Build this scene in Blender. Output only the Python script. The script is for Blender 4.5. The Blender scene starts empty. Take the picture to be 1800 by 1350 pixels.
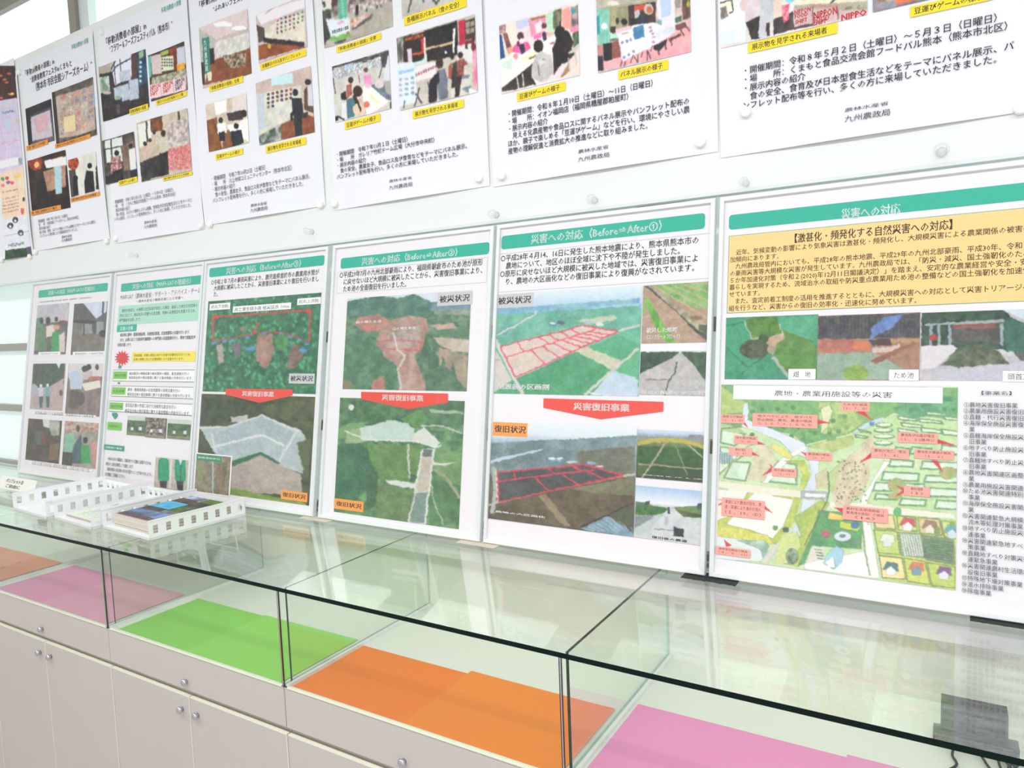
import bpy, math, random
import numpy as np
random.seed(7)
sc = bpy.context.scene
COL = sc.collection

# ------------------------------------------------------------------ camera, light, exposure
EYE = 1.92                                        # camera height above the floor
F_PX, CX, CY = 1268.726, 900.0, 675.0             # focal length and centre for an 1800 x 1350 picture
_c = np.array([CX, CY])
_v1, _v2 = np.array([-1168., 650.]), np.array([1680., 540.])
_ex = -np.array([*(_v1 - _c), F_PX]); _ex /= np.linalg.norm(_ex)
_ey = np.array([*(_v2 - _c), F_PX]); _ey /= np.linalg.norm(_ey)
_ez = np.cross(_ex, _ey); _ez /= np.linalg.norm(_ez)
ROT = np.stack([_ex, _ey, _ez], 1)                # world axes seen in the camera frame (x right, y down, z forward)

cam_data = bpy.data.cameras.new('camera')
cam = bpy.data.objects.new('camera', cam_data); COL.objects.link(cam)
from mathutils import Matrix, Vector
_m = Matrix([[ROT[0][i], -ROT[1][i], -ROT[2][i]] for i in range(3)])
cam.matrix_world = Matrix.Translation((0, 0, EYE)) @ _m.to_4x4()
cam_data.sensor_width = 36.0
cam_data.lens = 36.0 * F_PX / 1800.0
cam_data.clip_start = 0.02
sc.camera = cam

sc.view_settings.view_transform = 'Standard'
sc.view_settings.look = 'None'
sc.view_settings.gamma = 1.0
sc.view_settings.use_curve_mapping = False
sc.view_settings.exposure = 0.0
sc.cycles.transparent_max_bounces = 32
sc.cycles.max_bounces = 10
sc.cycles.diffuse_bounces = 5

world = bpy.data.worlds.new('world'); sc.world = world; world.use_nodes = True
world.node_tree.nodes['Background'].inputs[0].default_value = (0.93, 0.97, 1.0, 1)
world.node_tree.nodes['Background'].inputs[1].default_value = 1.0

def area(name, loc, size, power, color=(1, 1, 1), aim=None):
    l = bpy.data.lights.new(name, 'AREA'); l.shape = 'RECTANGLE'; l.size, l.size_y = size
    l.energy = power; l.color = color
    o = bpy.data.objects.new(name, l); COL.objects.link(o); o.location = (loc[0], loc[1], loc[2] + EYE)
    if aim is not None:
        d = Vector((aim[0] - loc[0], aim[1] - loc[1], aim[2] - loc[2]))
        o.rotation_euler = d.to_track_quat('-Z', 'Y').to_euler()
    return o
# rows of ceiling fluorescents along the room
LAMPS = [(-5.2, -0.35), (-3.4, -0.35), (-1.6, -0.35), (0.2, -0.35), (2.0, -0.35)]
for i, (x, y) in enumerate(LAMPS):
    area('ceiling_fluorescent', (x, y, 1.98), (1.25, 0.5), 38 if x > -2 else 25, (0.98, 1.0, 1.0))

# ------------------------------------------------------------------ helpers
def P3(x, y, z): return (float(x), float(y), float(z) + EYE)

def mat(name, col, rough=0.5, metal=0.0, spec=0.5, coat=0.0, bump=None, vary=None, emit=None):
    m = bpy.data.materials.new(name); m.use_nodes = True
    nt = m.node_tree; b = nt.nodes['Principled BSDF']
    b.inputs['Base Color'].default_value = (*col, 1)
    b.inputs['Roughness'].default_value = rough
    b.inputs['Metallic'].default_value = metal
    b.inputs['Specular IOR Level'].default_value = spec
    b.inputs['Coat Weight'].default_value = coat
    b.inputs['Coat Roughness'].default_value = 0.12
    if vary:
        tc = nt.nodes.new('ShaderNodeTexCoord'); n = nt.nodes.new('ShaderNodeTexNoise')
        n.inputs['Scale'].default_value = vary[0]; n.inputs['Detail'].default_value = 5
        r = nt.nodes.new('ShaderNodeMix'); r.data_type = 'RGBA'
        k = vary[1]
        r.inputs[6].default_value = (*[c * (1 - k) for c in col], 1)
        r.inputs[7].default_value = (*[min(1, c * (1 + k)) for c in col], 1)
        nt.links.new(tc.outputs['Object'], n.inputs['Vector'])
        nt.links.new(n.outputs['Fac'], r.inputs[0]); nt.links.new(r.outputs[2], b.inputs['Base Color'])
    if bump:
        tc = nt.nodes.new('ShaderNodeTexCoord'); n = nt.nodes.new('ShaderNodeTexNoise')
        n.inputs['Scale'].default_value = bump[0]
        bp = nt.nodes.new('ShaderNodeBump'); bp.inputs['Strength'].default_value = bump[1]; bp.inputs['Distance'].default_value = 0.002
        nt.links.new(tc.outputs['Object'], n.inputs['Vector'])
        nt.links.new(n.outputs['Fac'], bp.inputs['Height']); nt.links.new(bp.outputs[0], b.inputs['Normal'])
    if emit:
        b.inputs['Emission Color'].default_value = (*emit[0], 1); b.inputs['Emission Strength'].default_value = emit[1]
    return m

def s2l(c):
    c = np.asarray(c, float)
    return np.where(c <= 0.04045, c / 12.92, ((c + 0.055) / 1.055) ** 2.4)
def rgb(r, g, b, k=1.0): return tuple(float(v) * k for v in s2l(np.array([r, g, b]) / 255.0))

def glass(name, tint, rough=0.0, base=0.0):
    """thin architectural glass: straight-through tint plus Fresnel reflection on each face"""
    m = bpy.data.materials.new(name); m.use_nodes = True
    nt = m.node_tree; nt.nodes.clear(); N = nt.nodes.new; L = nt.links.new
    out = N('ShaderNodeOutputMaterial'); mix = N('ShaderNodeMixShader')
    tr = N('ShaderNodeBsdfTransparent'); tr.inputs[0].default_value = (*tint, 1)
    gl = N('ShaderNodeBsdfGlossy'); gl.inputs['Roughness'].default_value = rough; gl.inputs[0].default_value = (0.95, 1, 0.98, 1)
    geo = N('ShaderNodeNewGeometry'); fr = N('ShaderNodeFresnel'); mr = N('ShaderNodeMapRange')
    mr.inputs[3].default_value = 1.5; mr.inputs[4].default_value = 1 / 1.5
    L(geo.outputs['Backfacing'], mr.inputs[0]); L(mr.outputs[0], fr.inputs[0])
    ad = N('ShaderNodeMath'); ad.operation = 'ADD'; ad.inputs[1].default_value = base; ad.use_clamp = True
    L(fr.outputs[0], ad.inputs[0])
    L(ad.outputs[0], mix.inputs[0]); L(tr.outputs[0], mix.inputs[1]); L(gl.outputs[0], mix.inputs[2]); L(mix.outputs[0], out.inputs[0])
    return m

M = {}
M['board'] = mat('white_enamel_board', rgb(238, 239, 238), 0.28, spec=0.5)
M['wall'] = mat('painted_wall', rgb(236, 236, 232), 0.7, bump=(60, 0.15))
M['ceil'] = mat('ceiling_tile', rgb(238, 238, 236), 0.8)
M['floor'] = mat('vinyl_floor', rgb(190, 188, 182), 0.35, vary=(3, 0.06))
M['steelframe'] = mat('window_frame', rgb(172, 168, 162), 0.5, vary=(6, 0.06))
M['darkframe'] = mat('window_mullion', rgb(150, 140, 134), 0.45, vary=(8, 0.1))
M['pane_low'] = mat('frosted_glass_lit', (0.75, 0.8, 0.8), 0.4, emit=((0.72, 0.90, 0.86), 0.36))
M['pane_top'] = mat('frosted_glass_bright', (0.75, 0.8, 0.8), 0.4, emit=((0.80, 1.0, 0.92), 0.75))
M['paper'] = mat('poster_paper', rgb(240, 239, 246), 0.55, spec=0.3, bump=(25, 0.05))
M['sheet'] = mat('framed_sheet', rgb(244, 238, 243), 0.5, spec=0.3)
M['alu'] = mat('brushed_aluminium', rgb(228, 231, 233), 0.4, metal=0.1, vary=(12, 0.03))
M['alu_w'] = mat('white_aluminium', rgb(240, 242, 243), 0.3, metal=0.15)
M['acrylic'] = glass('acrylic_cover', (0.985, 0.985, 0.985), 0.02)
M['glass'] = glass('case_glass', (0.962, 0.980, 0.964), 0.0)
M['gedge'] = mat('glass_edge_green', rgb(6, 26, 24), 0.35, spec=0.15)
M['gedge2'] = mat('glass_edge_teal', rgb(176, 206, 192), 0.2, spec=0.4)
M['lam'] = mat('cabinet_laminate', rgb(204, 194, 188), 0.42, spec=0.4, bump=(180, 0.12), vary=(2.2, 0.03))
M['edgeband'] = mat('cream_edge_band', rgb(240, 240, 222), 0.4)
M['shadowgap'] = mat('recess_laminate', rgb(206, 192, 180), 0.6)
M['chrome'] = mat('chrome', (0.62, 0.60, 0.66), 0.12, metal=1.0)
M['casefloor'] = mat('case_floor_white', rgb(236, 236, 226), 0.5)
M['tray'] = mat('white_plastic_tray', rgb(244, 244, 246), 0.35, spec=0.5)
M['mag'] = mat('ivory_magnet', rgb(250, 248, 244), 0.35)
M['clear'] = glass('clear_plastic', (0.965, 0.97, 0.968), 0.08, base=0.05)
M['black'] = mat('black_rubber', rgb(34, 33, 33), 0.7, bump=(300, 0.5))
M['felt'] = mat('beige_felt', rgb(212, 200, 184), 0.9, bump=(200, 0.5))
M['card'] = mat('white_card', rgb(238, 236, 228), 0.6)
M['device'] = mat('black_plastic', rgb(48, 44, 50), 0.35, vary=(30, 0.2))
M['device_screen'] = mat('dark_screen', rgb(66, 66, 78), 0.15)
M['pages'] = mat('page_edges', rgb(222, 214, 202), 0.7, bump=(400, 0.4))
def ink(name, r, g, b): 
    M[name] = mat(name, rgb(r, g, b), 0.5, spec=0.3); return M[name]
ink('ink_black', 62, 60, 70); ink('ink_grey', 110, 108, 120); ink('ink_brown', 92, 70, 44); ink('ink_white', 250, 250, 250)
ink('teal', 52, 182, 158); ink('teal_pale', 178, 226, 204); ink('tan', 252, 214, 146); ink('red', 240, 84, 72)
ink('orange_label', 252, 164, 82); ink('yellow_label', 252, 222, 44); ink('orange_tag', 244, 156, 62); ink('grey_label', 208, 206, 208)
ink('line_grey', 196, 192, 200); ink('pink_call', 250, 172, 160); ink('callout_red', 226, 58, 70); ink('teal_ink', 52, 160, 136)
ink('line_dark', 88, 92, 100); ink('lime_label', 128, 204, 92); ink('yellow_box', 250, 232, 92); ink('white_panel', 252, 250, 250)
ink('green_tag', 60, 150, 112); ink('teal_line', 96, 170, 156)

def pm_print():
    m = bpy.data.materials.new('photo_print'); m.use_nodes = True
    nt = m.node_tree; b = nt.nodes['Principled BSDF']; a = nt.nodes.new('ShaderNodeAttribute'); a.attribute_name = 'Col'
    b.inputs['Roughness'].default_value = 0.45; b.inputs['Specular IOR Level'].default_value = 0.35
    nt.links.new(a.outputs['Color'], b.inputs['Base Color']); return m
M['print'] = pm_print()

def link(name, mesh, parent=None, kind=None, label=None, cat=None, group=None):
    o = bpy.data.objects.new(name, mesh); COL.objects.link(o)
    if parent is not None: o.parent = parent
    tag(o, label, cat, group, kind)
    return o
def tag(o, label=None, cat=None, group=None, kind=None):
    if label: o['label'] = label
    if cat: o['category'] = cat
    if group: o['group'] = group
    if kind: o['kind'] = kind
    return o
def empty(name, loc, label, cat, group=None):
    o = bpy.data.objects.new(name, None); COL.objects.link(o); o.location = loc; o.empty_display_size = 0.05
    return tag(o, label, cat, group)

class MB:
    """collects faces (world coordinates, z above the camera) into one mesh; mi = material index"""
    def __init__(s): s.v = []; s.f = []; s.m = []; s.smooth = False
    def face(s, pts, mi=0):
        n = len(s.v); s.v += [tuple(p) for p in pts]; s.f.append(tuple(range(n, n + len(pts)))); s.m.append(mi); return s
    def box(s, x0, x1, y0, y1, z0, z1, mi=0, sides=None):
        n = len(s.v)
        s.v += [(x, y, z) for x in (x0, x1) for y in (y0, y1) for z in (z0, z1)]
        q = {'x0': (0, 1, 3, 2), 'x1': (4, 6, 7, 5), 'y0': (0, 4, 5, 1), 'y1': (2, 3, 7, 6), 'z0': (0, 2, 6, 4), 'z1': (1, 5, 7, 3)}
        for k, f in q.items():
            s.f.append(tuple(n + i for i in f)); s.m.append((sides or {}).get(k, mi))
        return s
    def bevbox(s, x0, x1, y0, y1, z0, z1, b=0.002, mi=0):
        """box with chamfered edges on the front (low y) side"""
        n = len(s.v)
        rings = [((x0, z0), (x1, z0), (x1, z1), (x0, z1), y1), ((x0, z0), (x1, z0), (x1, z1), (x0, z1), y0 + b),
                 ((x0 + b, z0 + b), (x1 - b, z0 + b), (x1 - b, z1 - b), (x0 + b, z1 - b), y0)]
        for r in rings:
            for (x, z) in r[:4]: s.v.append((x, r[4], z))
        for k in range(2):
            for i in range(4):
                j = (i + 1) % 4
                s.f.append((n + 4 * k + i, n + 4 * k + j, n + 4 * k + 4 + j, n + 4 * k + 4 + i)); s.m.append(mi)
        s.f.append((n + 3, n + 2, n + 1, n)); s.m.append(mi)
        s.f.append((n + 8, n + 9, n + 10, n + 11)); s.m.append(mi)
        return s
    def lathe(s, c, axis, prof, seg=20, mi=0):
        """prof: list of (distance along axis, radius)"""
        a = Vector(axis).normalized(); u = a.orthogonal().normalized(); w = a.cross(u); c = Vector(c); n = len(s.v)
        for (d, r) in prof:
            for i in range(seg):
                t = 2 * math.pi * i / seg
                s.v.append(tuple(c + a * d + (u * math.cos(t) + w * math.sin(t)) * r))
        for k in range(len(prof) - 1):
            for i in range(seg):
                j = (i + 1) % seg
                s.f.append((n + k * seg + i, n + k * seg + j, n + (k + 1) * seg + j, n + (k + 1) * seg + i)); s.m.append(mi)
        s.f.append(tuple(n + i for i in range(seg))[::-1]); s.m.append(mi)
        e = n + (len(prof) - 1) * seg; s.f.append(tuple(e + i for i in range(seg))); s.m.append(mi)
        s.smooth = True
        return s
    def tube(s, pts, r, seg=8, mi=0):
        pts = [Vector(p) for p in pts]; n0 = len(s.v)
        up = Vector((0, 0, 1))
        for i, p in enumerate(pts):
            d = (pts[min(i + 1, len(pts) - 1)] - pts[max(i - 1, 0)]).normalized()
            u = d.cross(up); u = u.normalized() if u.length > 1e-3 else Vector((1, 0, 0)); w = d.cross(u)
            for k in range(seg):
                t = 2 * math.pi * k / seg; s.v.append(tuple(p + (u * math.cos(t) + w * math.sin(t)) * r))
        for i in range(len(pts) - 1):
            for k in range(seg):
                j = (k + 1) % seg
                s.f.append((n0 + i * seg + k, n0 + i * seg + j, n0 + (i + 1) * seg + j, n0 + (i + 1) * seg + k)); s.m.append(mi)
        s.smooth = True
        return s
    def build(s, name, mats, parent=None, **kw):
        o0 = Vector(parent_world(parent)) if parent is not None else Vector((0, 0, 0))
        me = bpy.data.meshes.new(name)
        me.from_pydata([(x - o0.x, y - o0.y, z + EYE - o0.z) for x, y, z in s.v], [], s.f)
        for m_ in (mats if isinstance(mats, (list, tuple)) else [mats]): me.materials.append(m_)
        me.polygons.foreach_set('material_index', s.m)
        if s.smooth:
            me.polygons.foreach_set('use_smooth', [len(f) == 4 for f in s.f])
        me.update()
        return link(name, me, parent, **kw)
def parent_world(p):
    v = Vector((0, 0, 0))
    while p is not None: v += p.location; p = p.parent
    return v
def at_origin(o):
    """move a top-level mesh's origin to the base of its own geometry"""
    co = np.empty(len(o.data.vertices) * 3); o.data.vertices.foreach_get('co', co); co = co.reshape(-1, 3)
    b = np.array([(co[:, 0].min() + co[:, 0].max()) / 2, (co[:, 1].min() + co[:, 1].max()) / 2, co[:, 2].min()])
    co -= b; o.data.vertices.foreach_set('co', co.ravel()); o.location = tuple(b); return o

# ------------------------------------------------------------------ measured layout (metres; z relative to the eye)
Z_TOP = -0.709          # upper face of the glass counter top
Z_SHELF = -1.007        # floor of the display cases
Y_FRONT = 1.329         # front plane of cases and cabinets
Y_BASE = 1.911          # foot of the leaning frames
Y_BOARD = 2.087         # face of the magnetic board
Y_WIN = 2.19
JOINTS = [-5.225, -4.325, -3.425, -2.525, -1.625, -0.725, 0.175]

# ------------------------------------------------------------------ room shell
YB = 2.26
MB().box(-7, 4, -5, YB, -EYE - 0.1, -EYE).build('floor', M['floor'], kind='structure')
MB().box(-7, 4, -5, YB + .1, 2.05, 2.12).build('ceiling', M['ceil'], kind='structure')
MB().box(-7, 4, YB - 0.06, YB + 0.1, -EYE, -0.80).build('wall_rear', M['wall'], kind='structure')
MB().box(-7.1, -7, -5, YB, -EYE, 2.05).build('wall_left', M['wall'], kind='structure')
MB().box(-7, 4, 1.96, YB + 0.1, -0.80, -0.755).build('trim_1', M['alu_w'], kind='structure')      # window sill
MB().box(-7, 4, YB - 0.09, YB + 0.1, 1.90, 2.05).build('wall_lintel', M['darkframe'], kind='structure')
WX = [-7.0, -5.45, -3.91, -2.37, -0.83, 0.71, 2.25, 4.0]
for i in range(len(WX) - 1):
    x0, x1 = WX[i], WX[i + 1]
    w = empty('window_%d' % (i + 1), P3((x0 + x1) / 2, Y_WIN, -0.755), None, None); w['kind'] = 'structure'
    fr = MB()
    fr.box(x0, x1, Y_WIN - .02, Y_WIN + .05, -0.755, -0.735)
    for (a, b) in ((-0.418, -0.378), (-0.045, 0.0), (0.80, 0.84)): fr.box(x0, x1, Y_WIN - .02, Y_WIN + .05, a, b)
    fr.build('window_bar', M['steelframe'], w)
    ml = MB()
    xm = x1
    ml.box(xm - 0.012, xm + 0.050, Y_WIN - .05, Y_WIN + .05, 0.34, 1.90)
    ml.box(xm + 0.050, xm + 0.135, Y_WIN - .03, Y_WIN + .05, 0.34, 1.90, 1)
    ml.build('mullion', [M['darkframe'], M['alu']], w)
    for (a, b, mm) in ((-0.735, -0.418, 'pane_low'), (-0.378, -0.045, 'pane_low'), (0.0, 0.80, 'pane_low'), (0.84, 1.90, 'pane_top')):
        MB().box(x0, x1, Y_WIN + .012, Y_WIN + .02, a, b).build('pane', M[mm], w)

# magnetic board hung in front of the windows
bd = empty('magnetic_board', P3(-2.2, Y_BOARD, 0.345), 'long white enamelled magnetic board carrying the row of paper posters', 'board')
MB().box(-6.2, 1.6, Y_BOARD, Y_BOARD + 0.03, 0.352, 1.545).build('board_face', M['board'], bd)
MB().box(-6.2, 1.6, Y_BOARD - 0.004, Y_BOARD + 0.034, 0.342, 0.352).build('edge_trim', M['alu'], bd, label='thin aluminium lower edge')
# ------------------------------------------------------------------ flat print on sheets
def ray(px, py):
    d = np.array([px - CX, py - CY, F_PX]); return ROT.T @ d

class Sheet:
    """a printed sheet: local frame (u along the wall, v up the sheet, n towards the room) with an optional paper wave"""
    def __init__(s, origin, lean=0.0, wave=None):
        t = math.radians(lean); s.o = np.array(origin, float)
        s.U = np.array([1., 0, 0]); s.V = np.array([0, math.sin(t), math.cos(t)]); s.Nn = np.array([0, -math.cos(t), math.sin(t)])
        s.wave = wave; s.root = None; s.layer = 0; s.Z = (0, 0, 1)
    def zoom(s, ox, oy, k): s.Z = (ox, oy, k); return s
    def uv(s, p):
        """measured point of the photograph (in the current enlargement) -> position on the sheet"""
        px, py = s.Z[0] + p[0] / s.Z[2], s.Z[1] + p[1] / s.Z[2]
        d = ray(px, py); d = d * ((s.o @ s.Nn) / (d @ s.Nn)) - s.o
        return np.array([d @ s.U, d @ s.V])
    def world(s, uv, h):
        uv = np.asarray(uv, float).reshape(-1, 2)
        w = np.full(len(uv), h, float)
        if s.wave: w = w + s.wave(uv[:, 0], uv[:, 1])
        return s.o + uv[:, :1] * s.U + uv[:, 1:2] * s.V + w[:, None] * s.Nn
    def next(s): s.layer += 1; return 0.0012 + s.layer * 0.00010
    def mesh(s, name, uv, faces, m, h, label=None, kind=None):
        w = s.world(uv, h); o0 = parent_world(s.root)
        w = w + np.array([0, 0, EYE]) - np.array(o0)
        me = bpy.data.meshes.new(name); me.from_pydata(w.tolist(), [], faces); me.materials.append(m); me.update()
        return link(name, me, s.root, label=label, kind=kind)
    def gridpoly(s, name, poly, m, h=None, label=None, step=0.03):
        """filled convex-ish polygon in local coords; rectangles are gridded so they follow the paper wave"""
        h = s.next() if h is None else h
        poly = [tuple(p) for p in poly]
        if s.wave and len(poly) == 4:
            (x0, y0), (x1, y1) = poly[0], poly[2]
            nx = max(1, int(abs(x1 - x0) / step)); ny = max(1, int(abs(y1 - y0) / step))
            us = np.linspace(x0, x1, nx + 1); vs = np.linspace(y0, y1, ny + 1)
            uv = [(u, v) for v in vs for u in us]
            f = [(j * (nx + 1) + i, j * (nx + 1) + i + 1, (j + 1) * (nx + 1) + i + 1, (j + 1) * (nx + 1) + i) for j in range(ny) for i in range(nx)]
            return s.mesh(name, uv, f, m, h, label)
        return s.mesh(name, poly, [tuple(range(len(poly)))], m, h, label)
    def rect_uv(s, tl, br):
        a, b = s.uv(tl), s.uv(br); return a[0], b[1], b[0], a[1]      # u0 v0 u1 v1
    def rect(s, name, tl, br, m, label=None, r=0.0):
        u0, v0, u1, v1 = s.rect_uv(tl, br)
        if r:
            pts = []
            for (cx, cy, a0) in ((u1 - r, v1 - r, 0), (u0 + r, v1 - r, 90), (u0 + r, v0 + r, 180), (u1 - r, v0 + r, 270)):
                for k in range(5):
                    t = math.radians(a0 + k * 22.5); pts.append((cx + r * math.cos(t), cy + r * math.sin(t)))
            return s.gridpoly(name, pts, M[m], label=label)
        return s.gridpoly(name, [(u0, v0), (u1, v0), (u1, v1), (u0, v1)], M[m], label=label)
    def outline(s, name, tl, br, m, w=0.0012):
        u0, v0, u1, v1 = s.rect_uv(tl, br); h = s.next()
        o = [(u0, v0), (u1, v0), (u1, v1), (u0, v1)]; i = [(u0 + w, v0 + w), (u1 - w, v0 + w), (u1 - w, v1 - w), (u0 + w, v1 - w)]
        return s.mesh(name, o + i, [(k, (k + 1) % 4, 4 + (k + 1) % 4, 4 + k) for k in range(4)], M[m], h)
    def poly(s, name, pts, m): return s.gridpoly(name, [s.uv(p) for p in pts], M[m])
    def text(s, body, tl, br, m='ink_black', bold=0.0, name='lettering'):
        u0, v0, u1, v1 = s.rect_uv(tl, br)
        t = text_mesh(body, bold)
        if t is None: return
        co, f = t; a, b = co.min(0), co.max(0)
        uv = np.stack([u0 + (co[:, 0] - a[0]) / (b[0] - a[0]) * (u1 - u0), v0 + (co[:, 1] - a[1]) / max(1e-6, b[1] - a[1]) * (v1 - v0)], 1)
        return s.mesh(name, uv, f, M[m], s.next())
    def para(s, lines, tl, bl, right, ref=0, m='ink_black', bold=0.010, fill=0.86, name='lettering', xs=None):
        """block of equally spaced lines; tl = top left of the first, bl = bottom left of the last, right = right end of line ref"""
        a, b = s.uv(tl), s.uv(bl); n = len(lines); u0 = (a[0] + b[0]) / 2
        pitch = (a[1] - b[1]) / (n - 1 + fill) if n > 1 else (a[1] - b[1]) / fill
        t = text_mesh(lines[ref], bold); wref = t[0][:, 0].max()
        sx = (s.uv(right)[0] - u0) / wref
        longest = max(text_mesh(l, bold)[0][:, 0].max() for l in lines if text_mesh(l, bold) is not None)
        if getattr(s, 'width', None) and u0 + longest * sx > s.width - .03 and ref != 8: sx = (s.width - .035 - u0) / longest
        sy = pitch * fill / 0.93
        V, Fc = [], []; k = 0
        for i, ln in enumerate(lines):
            t = text_mesh(ln, bold)
            if t is None: continue
            co, f = t; base = a[1] - i * pitch - 0.85 * sy
            V.append(np.stack([u0 + co[:, 0] * sx, base + co[:, 1] * sy], 1)); Fc += [tuple(q + k for q in g) for g in f]; k += len(co)
        return s.mesh(name, np.concatenate(V), Fc, M[m], s.next())
    def photo(s, tl, br, art, cell=1.25, name='photograph', label=None, warp=1.8):
        """tl / br corners, art(canvas) paints it; the colours are the print, plus painted haze in frames"""
        u0, v0, u1, v1 = s.rect_uv(tl, br)
        wpx = abs(br[0] - tl[0]) / s.Z[2]; hpx = abs(br[1] - tl[1]) / s.Z[2]
        hpx = max(hpx, wpx * (v1 - v0) / (u1 - u0) * 0.9)
        if wpx < 110: cell = min(cell, .75)
        nx, ny = max(24, int(wpx / cell)), max(24, int(hpx / cell))
        c = Canvas(s, u0, v0, u1, v1, nx + 1, ny + 1); art(c); c.soften(warp)
        us = np.linspace(u0, u1, nx + 1); vs = np.linspace(v1, v0, ny + 1)
        UU, VV = np.meshgrid(us, vs); uv = np.stack([UU.ravel(), VV.ravel()], 1)
        h = s.next(); w = s.world(uv, h) + np.array([0, 0, EYE]) - np.array(parent_world(s.root))
        I, J = np.meshgrid(np.arange(nx), np.arange(ny)); q = (J * (nx + 1) + I).ravel()
        quads = np.stack([q, q + nx + 1, q + nx + 2, q + 1], 1).astype(np.int32)
        me = bpy.data.meshes.new(name); nq = len(quads)
        me.vertices.add(len(w)); me.vertices.foreach_set('co', w.astype(np.float32).ravel())
        me.loops.add(nq * 4); me.loops.foreach_set('vertex_index', quads.ravel())
        me.polygons.add(nq); me.polygons.foreach_set('loop_start', np.arange(0, nq * 4, 4, dtype=np.int32))
        me.update(calc_edges=True)
        at = me.color_attributes.new('Col', 'FLOAT_COLOR', 'POINT')
        rgba = np.ones((len(w), 4), np.float32); rgba[:, :3] = s2l(np.clip(c.a, 0, 255).reshape(-1, 3) / 255.0)
        at.data.foreach_set('color', rgba.ravel()); me.materials.append(M['print'])
        return link(name, me, s.root, label=label)

_tc = {}
def text_mesh(body, off=0.0):
    k = (body, off)
    if k in _tc: return _tc[k]
    c = bpy.data.curves.new('t', 'FONT'); c.body = body; c.resolution_u = 1; c.dimensions = '2D'; c.fill_mode = 'FRONT'
    o = bpy.data.objects.new('t', c); m_ = o.to_mesh(); n = len(m_.vertices)
    if n:
        v = np.empty(n * 3); m_.vertices.foreach_get('co', v); f = [tuple(p.vertices) for p in m_.polygons]
        v = v.reshape(-1, 3)[:, :2].copy()
        if off > .005:      # heavier strokes: the same outlines laid down a hair apart
            f = [tuple(q + n * j for q in p) for j in range(3) for p in f]
            v = np.concatenate([v + (-off, -off * .3), v + (off, -off * .3), v + (0, off * .6)])
        r = (v, f)
    else: r = None
    o.to_mesh_clear(); bpy.data.objects.remove(o); bpy.data.curves.remove(c); _tc[k] = r
    return r

_rng = np.random.default_rng(5)
def noise2(h, w, cells, oct=3):
    out = np.zeros((h, w)); amp = 1.0; tot = 0
    for o in range(oct):
        ny, nx = max(2, int(cells * h / max(h, w)) + 2), max(2, int(cells) + 2)
        g = _rng.random((ny, nx)); y = np.linspace(0, ny - 1.001, h); x = np.linspace(0, nx - 1.001, w)
        yi, xi = y.astype(int), x.astype(int); fy, fx = (y - yi)[:, None], (x - xi)[None]
        fy, fx = fy * fy * (3 - 2 * fy), fx * fx * (3 - 2 * fx)
        a = g[yi][:, xi]; b = g[yi][:, xi + 1]; c_ = g[yi + 1][:, xi]; d = g[yi + 1][:, xi + 1]
        out += amp * ((a * (1 - fx) + b * fx) * (1 - fy) + (c_ * (1 - fx) + d * fx) * fy); tot += amp; amp *= 0.55; cells *= 2.1
    return out / tot

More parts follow.
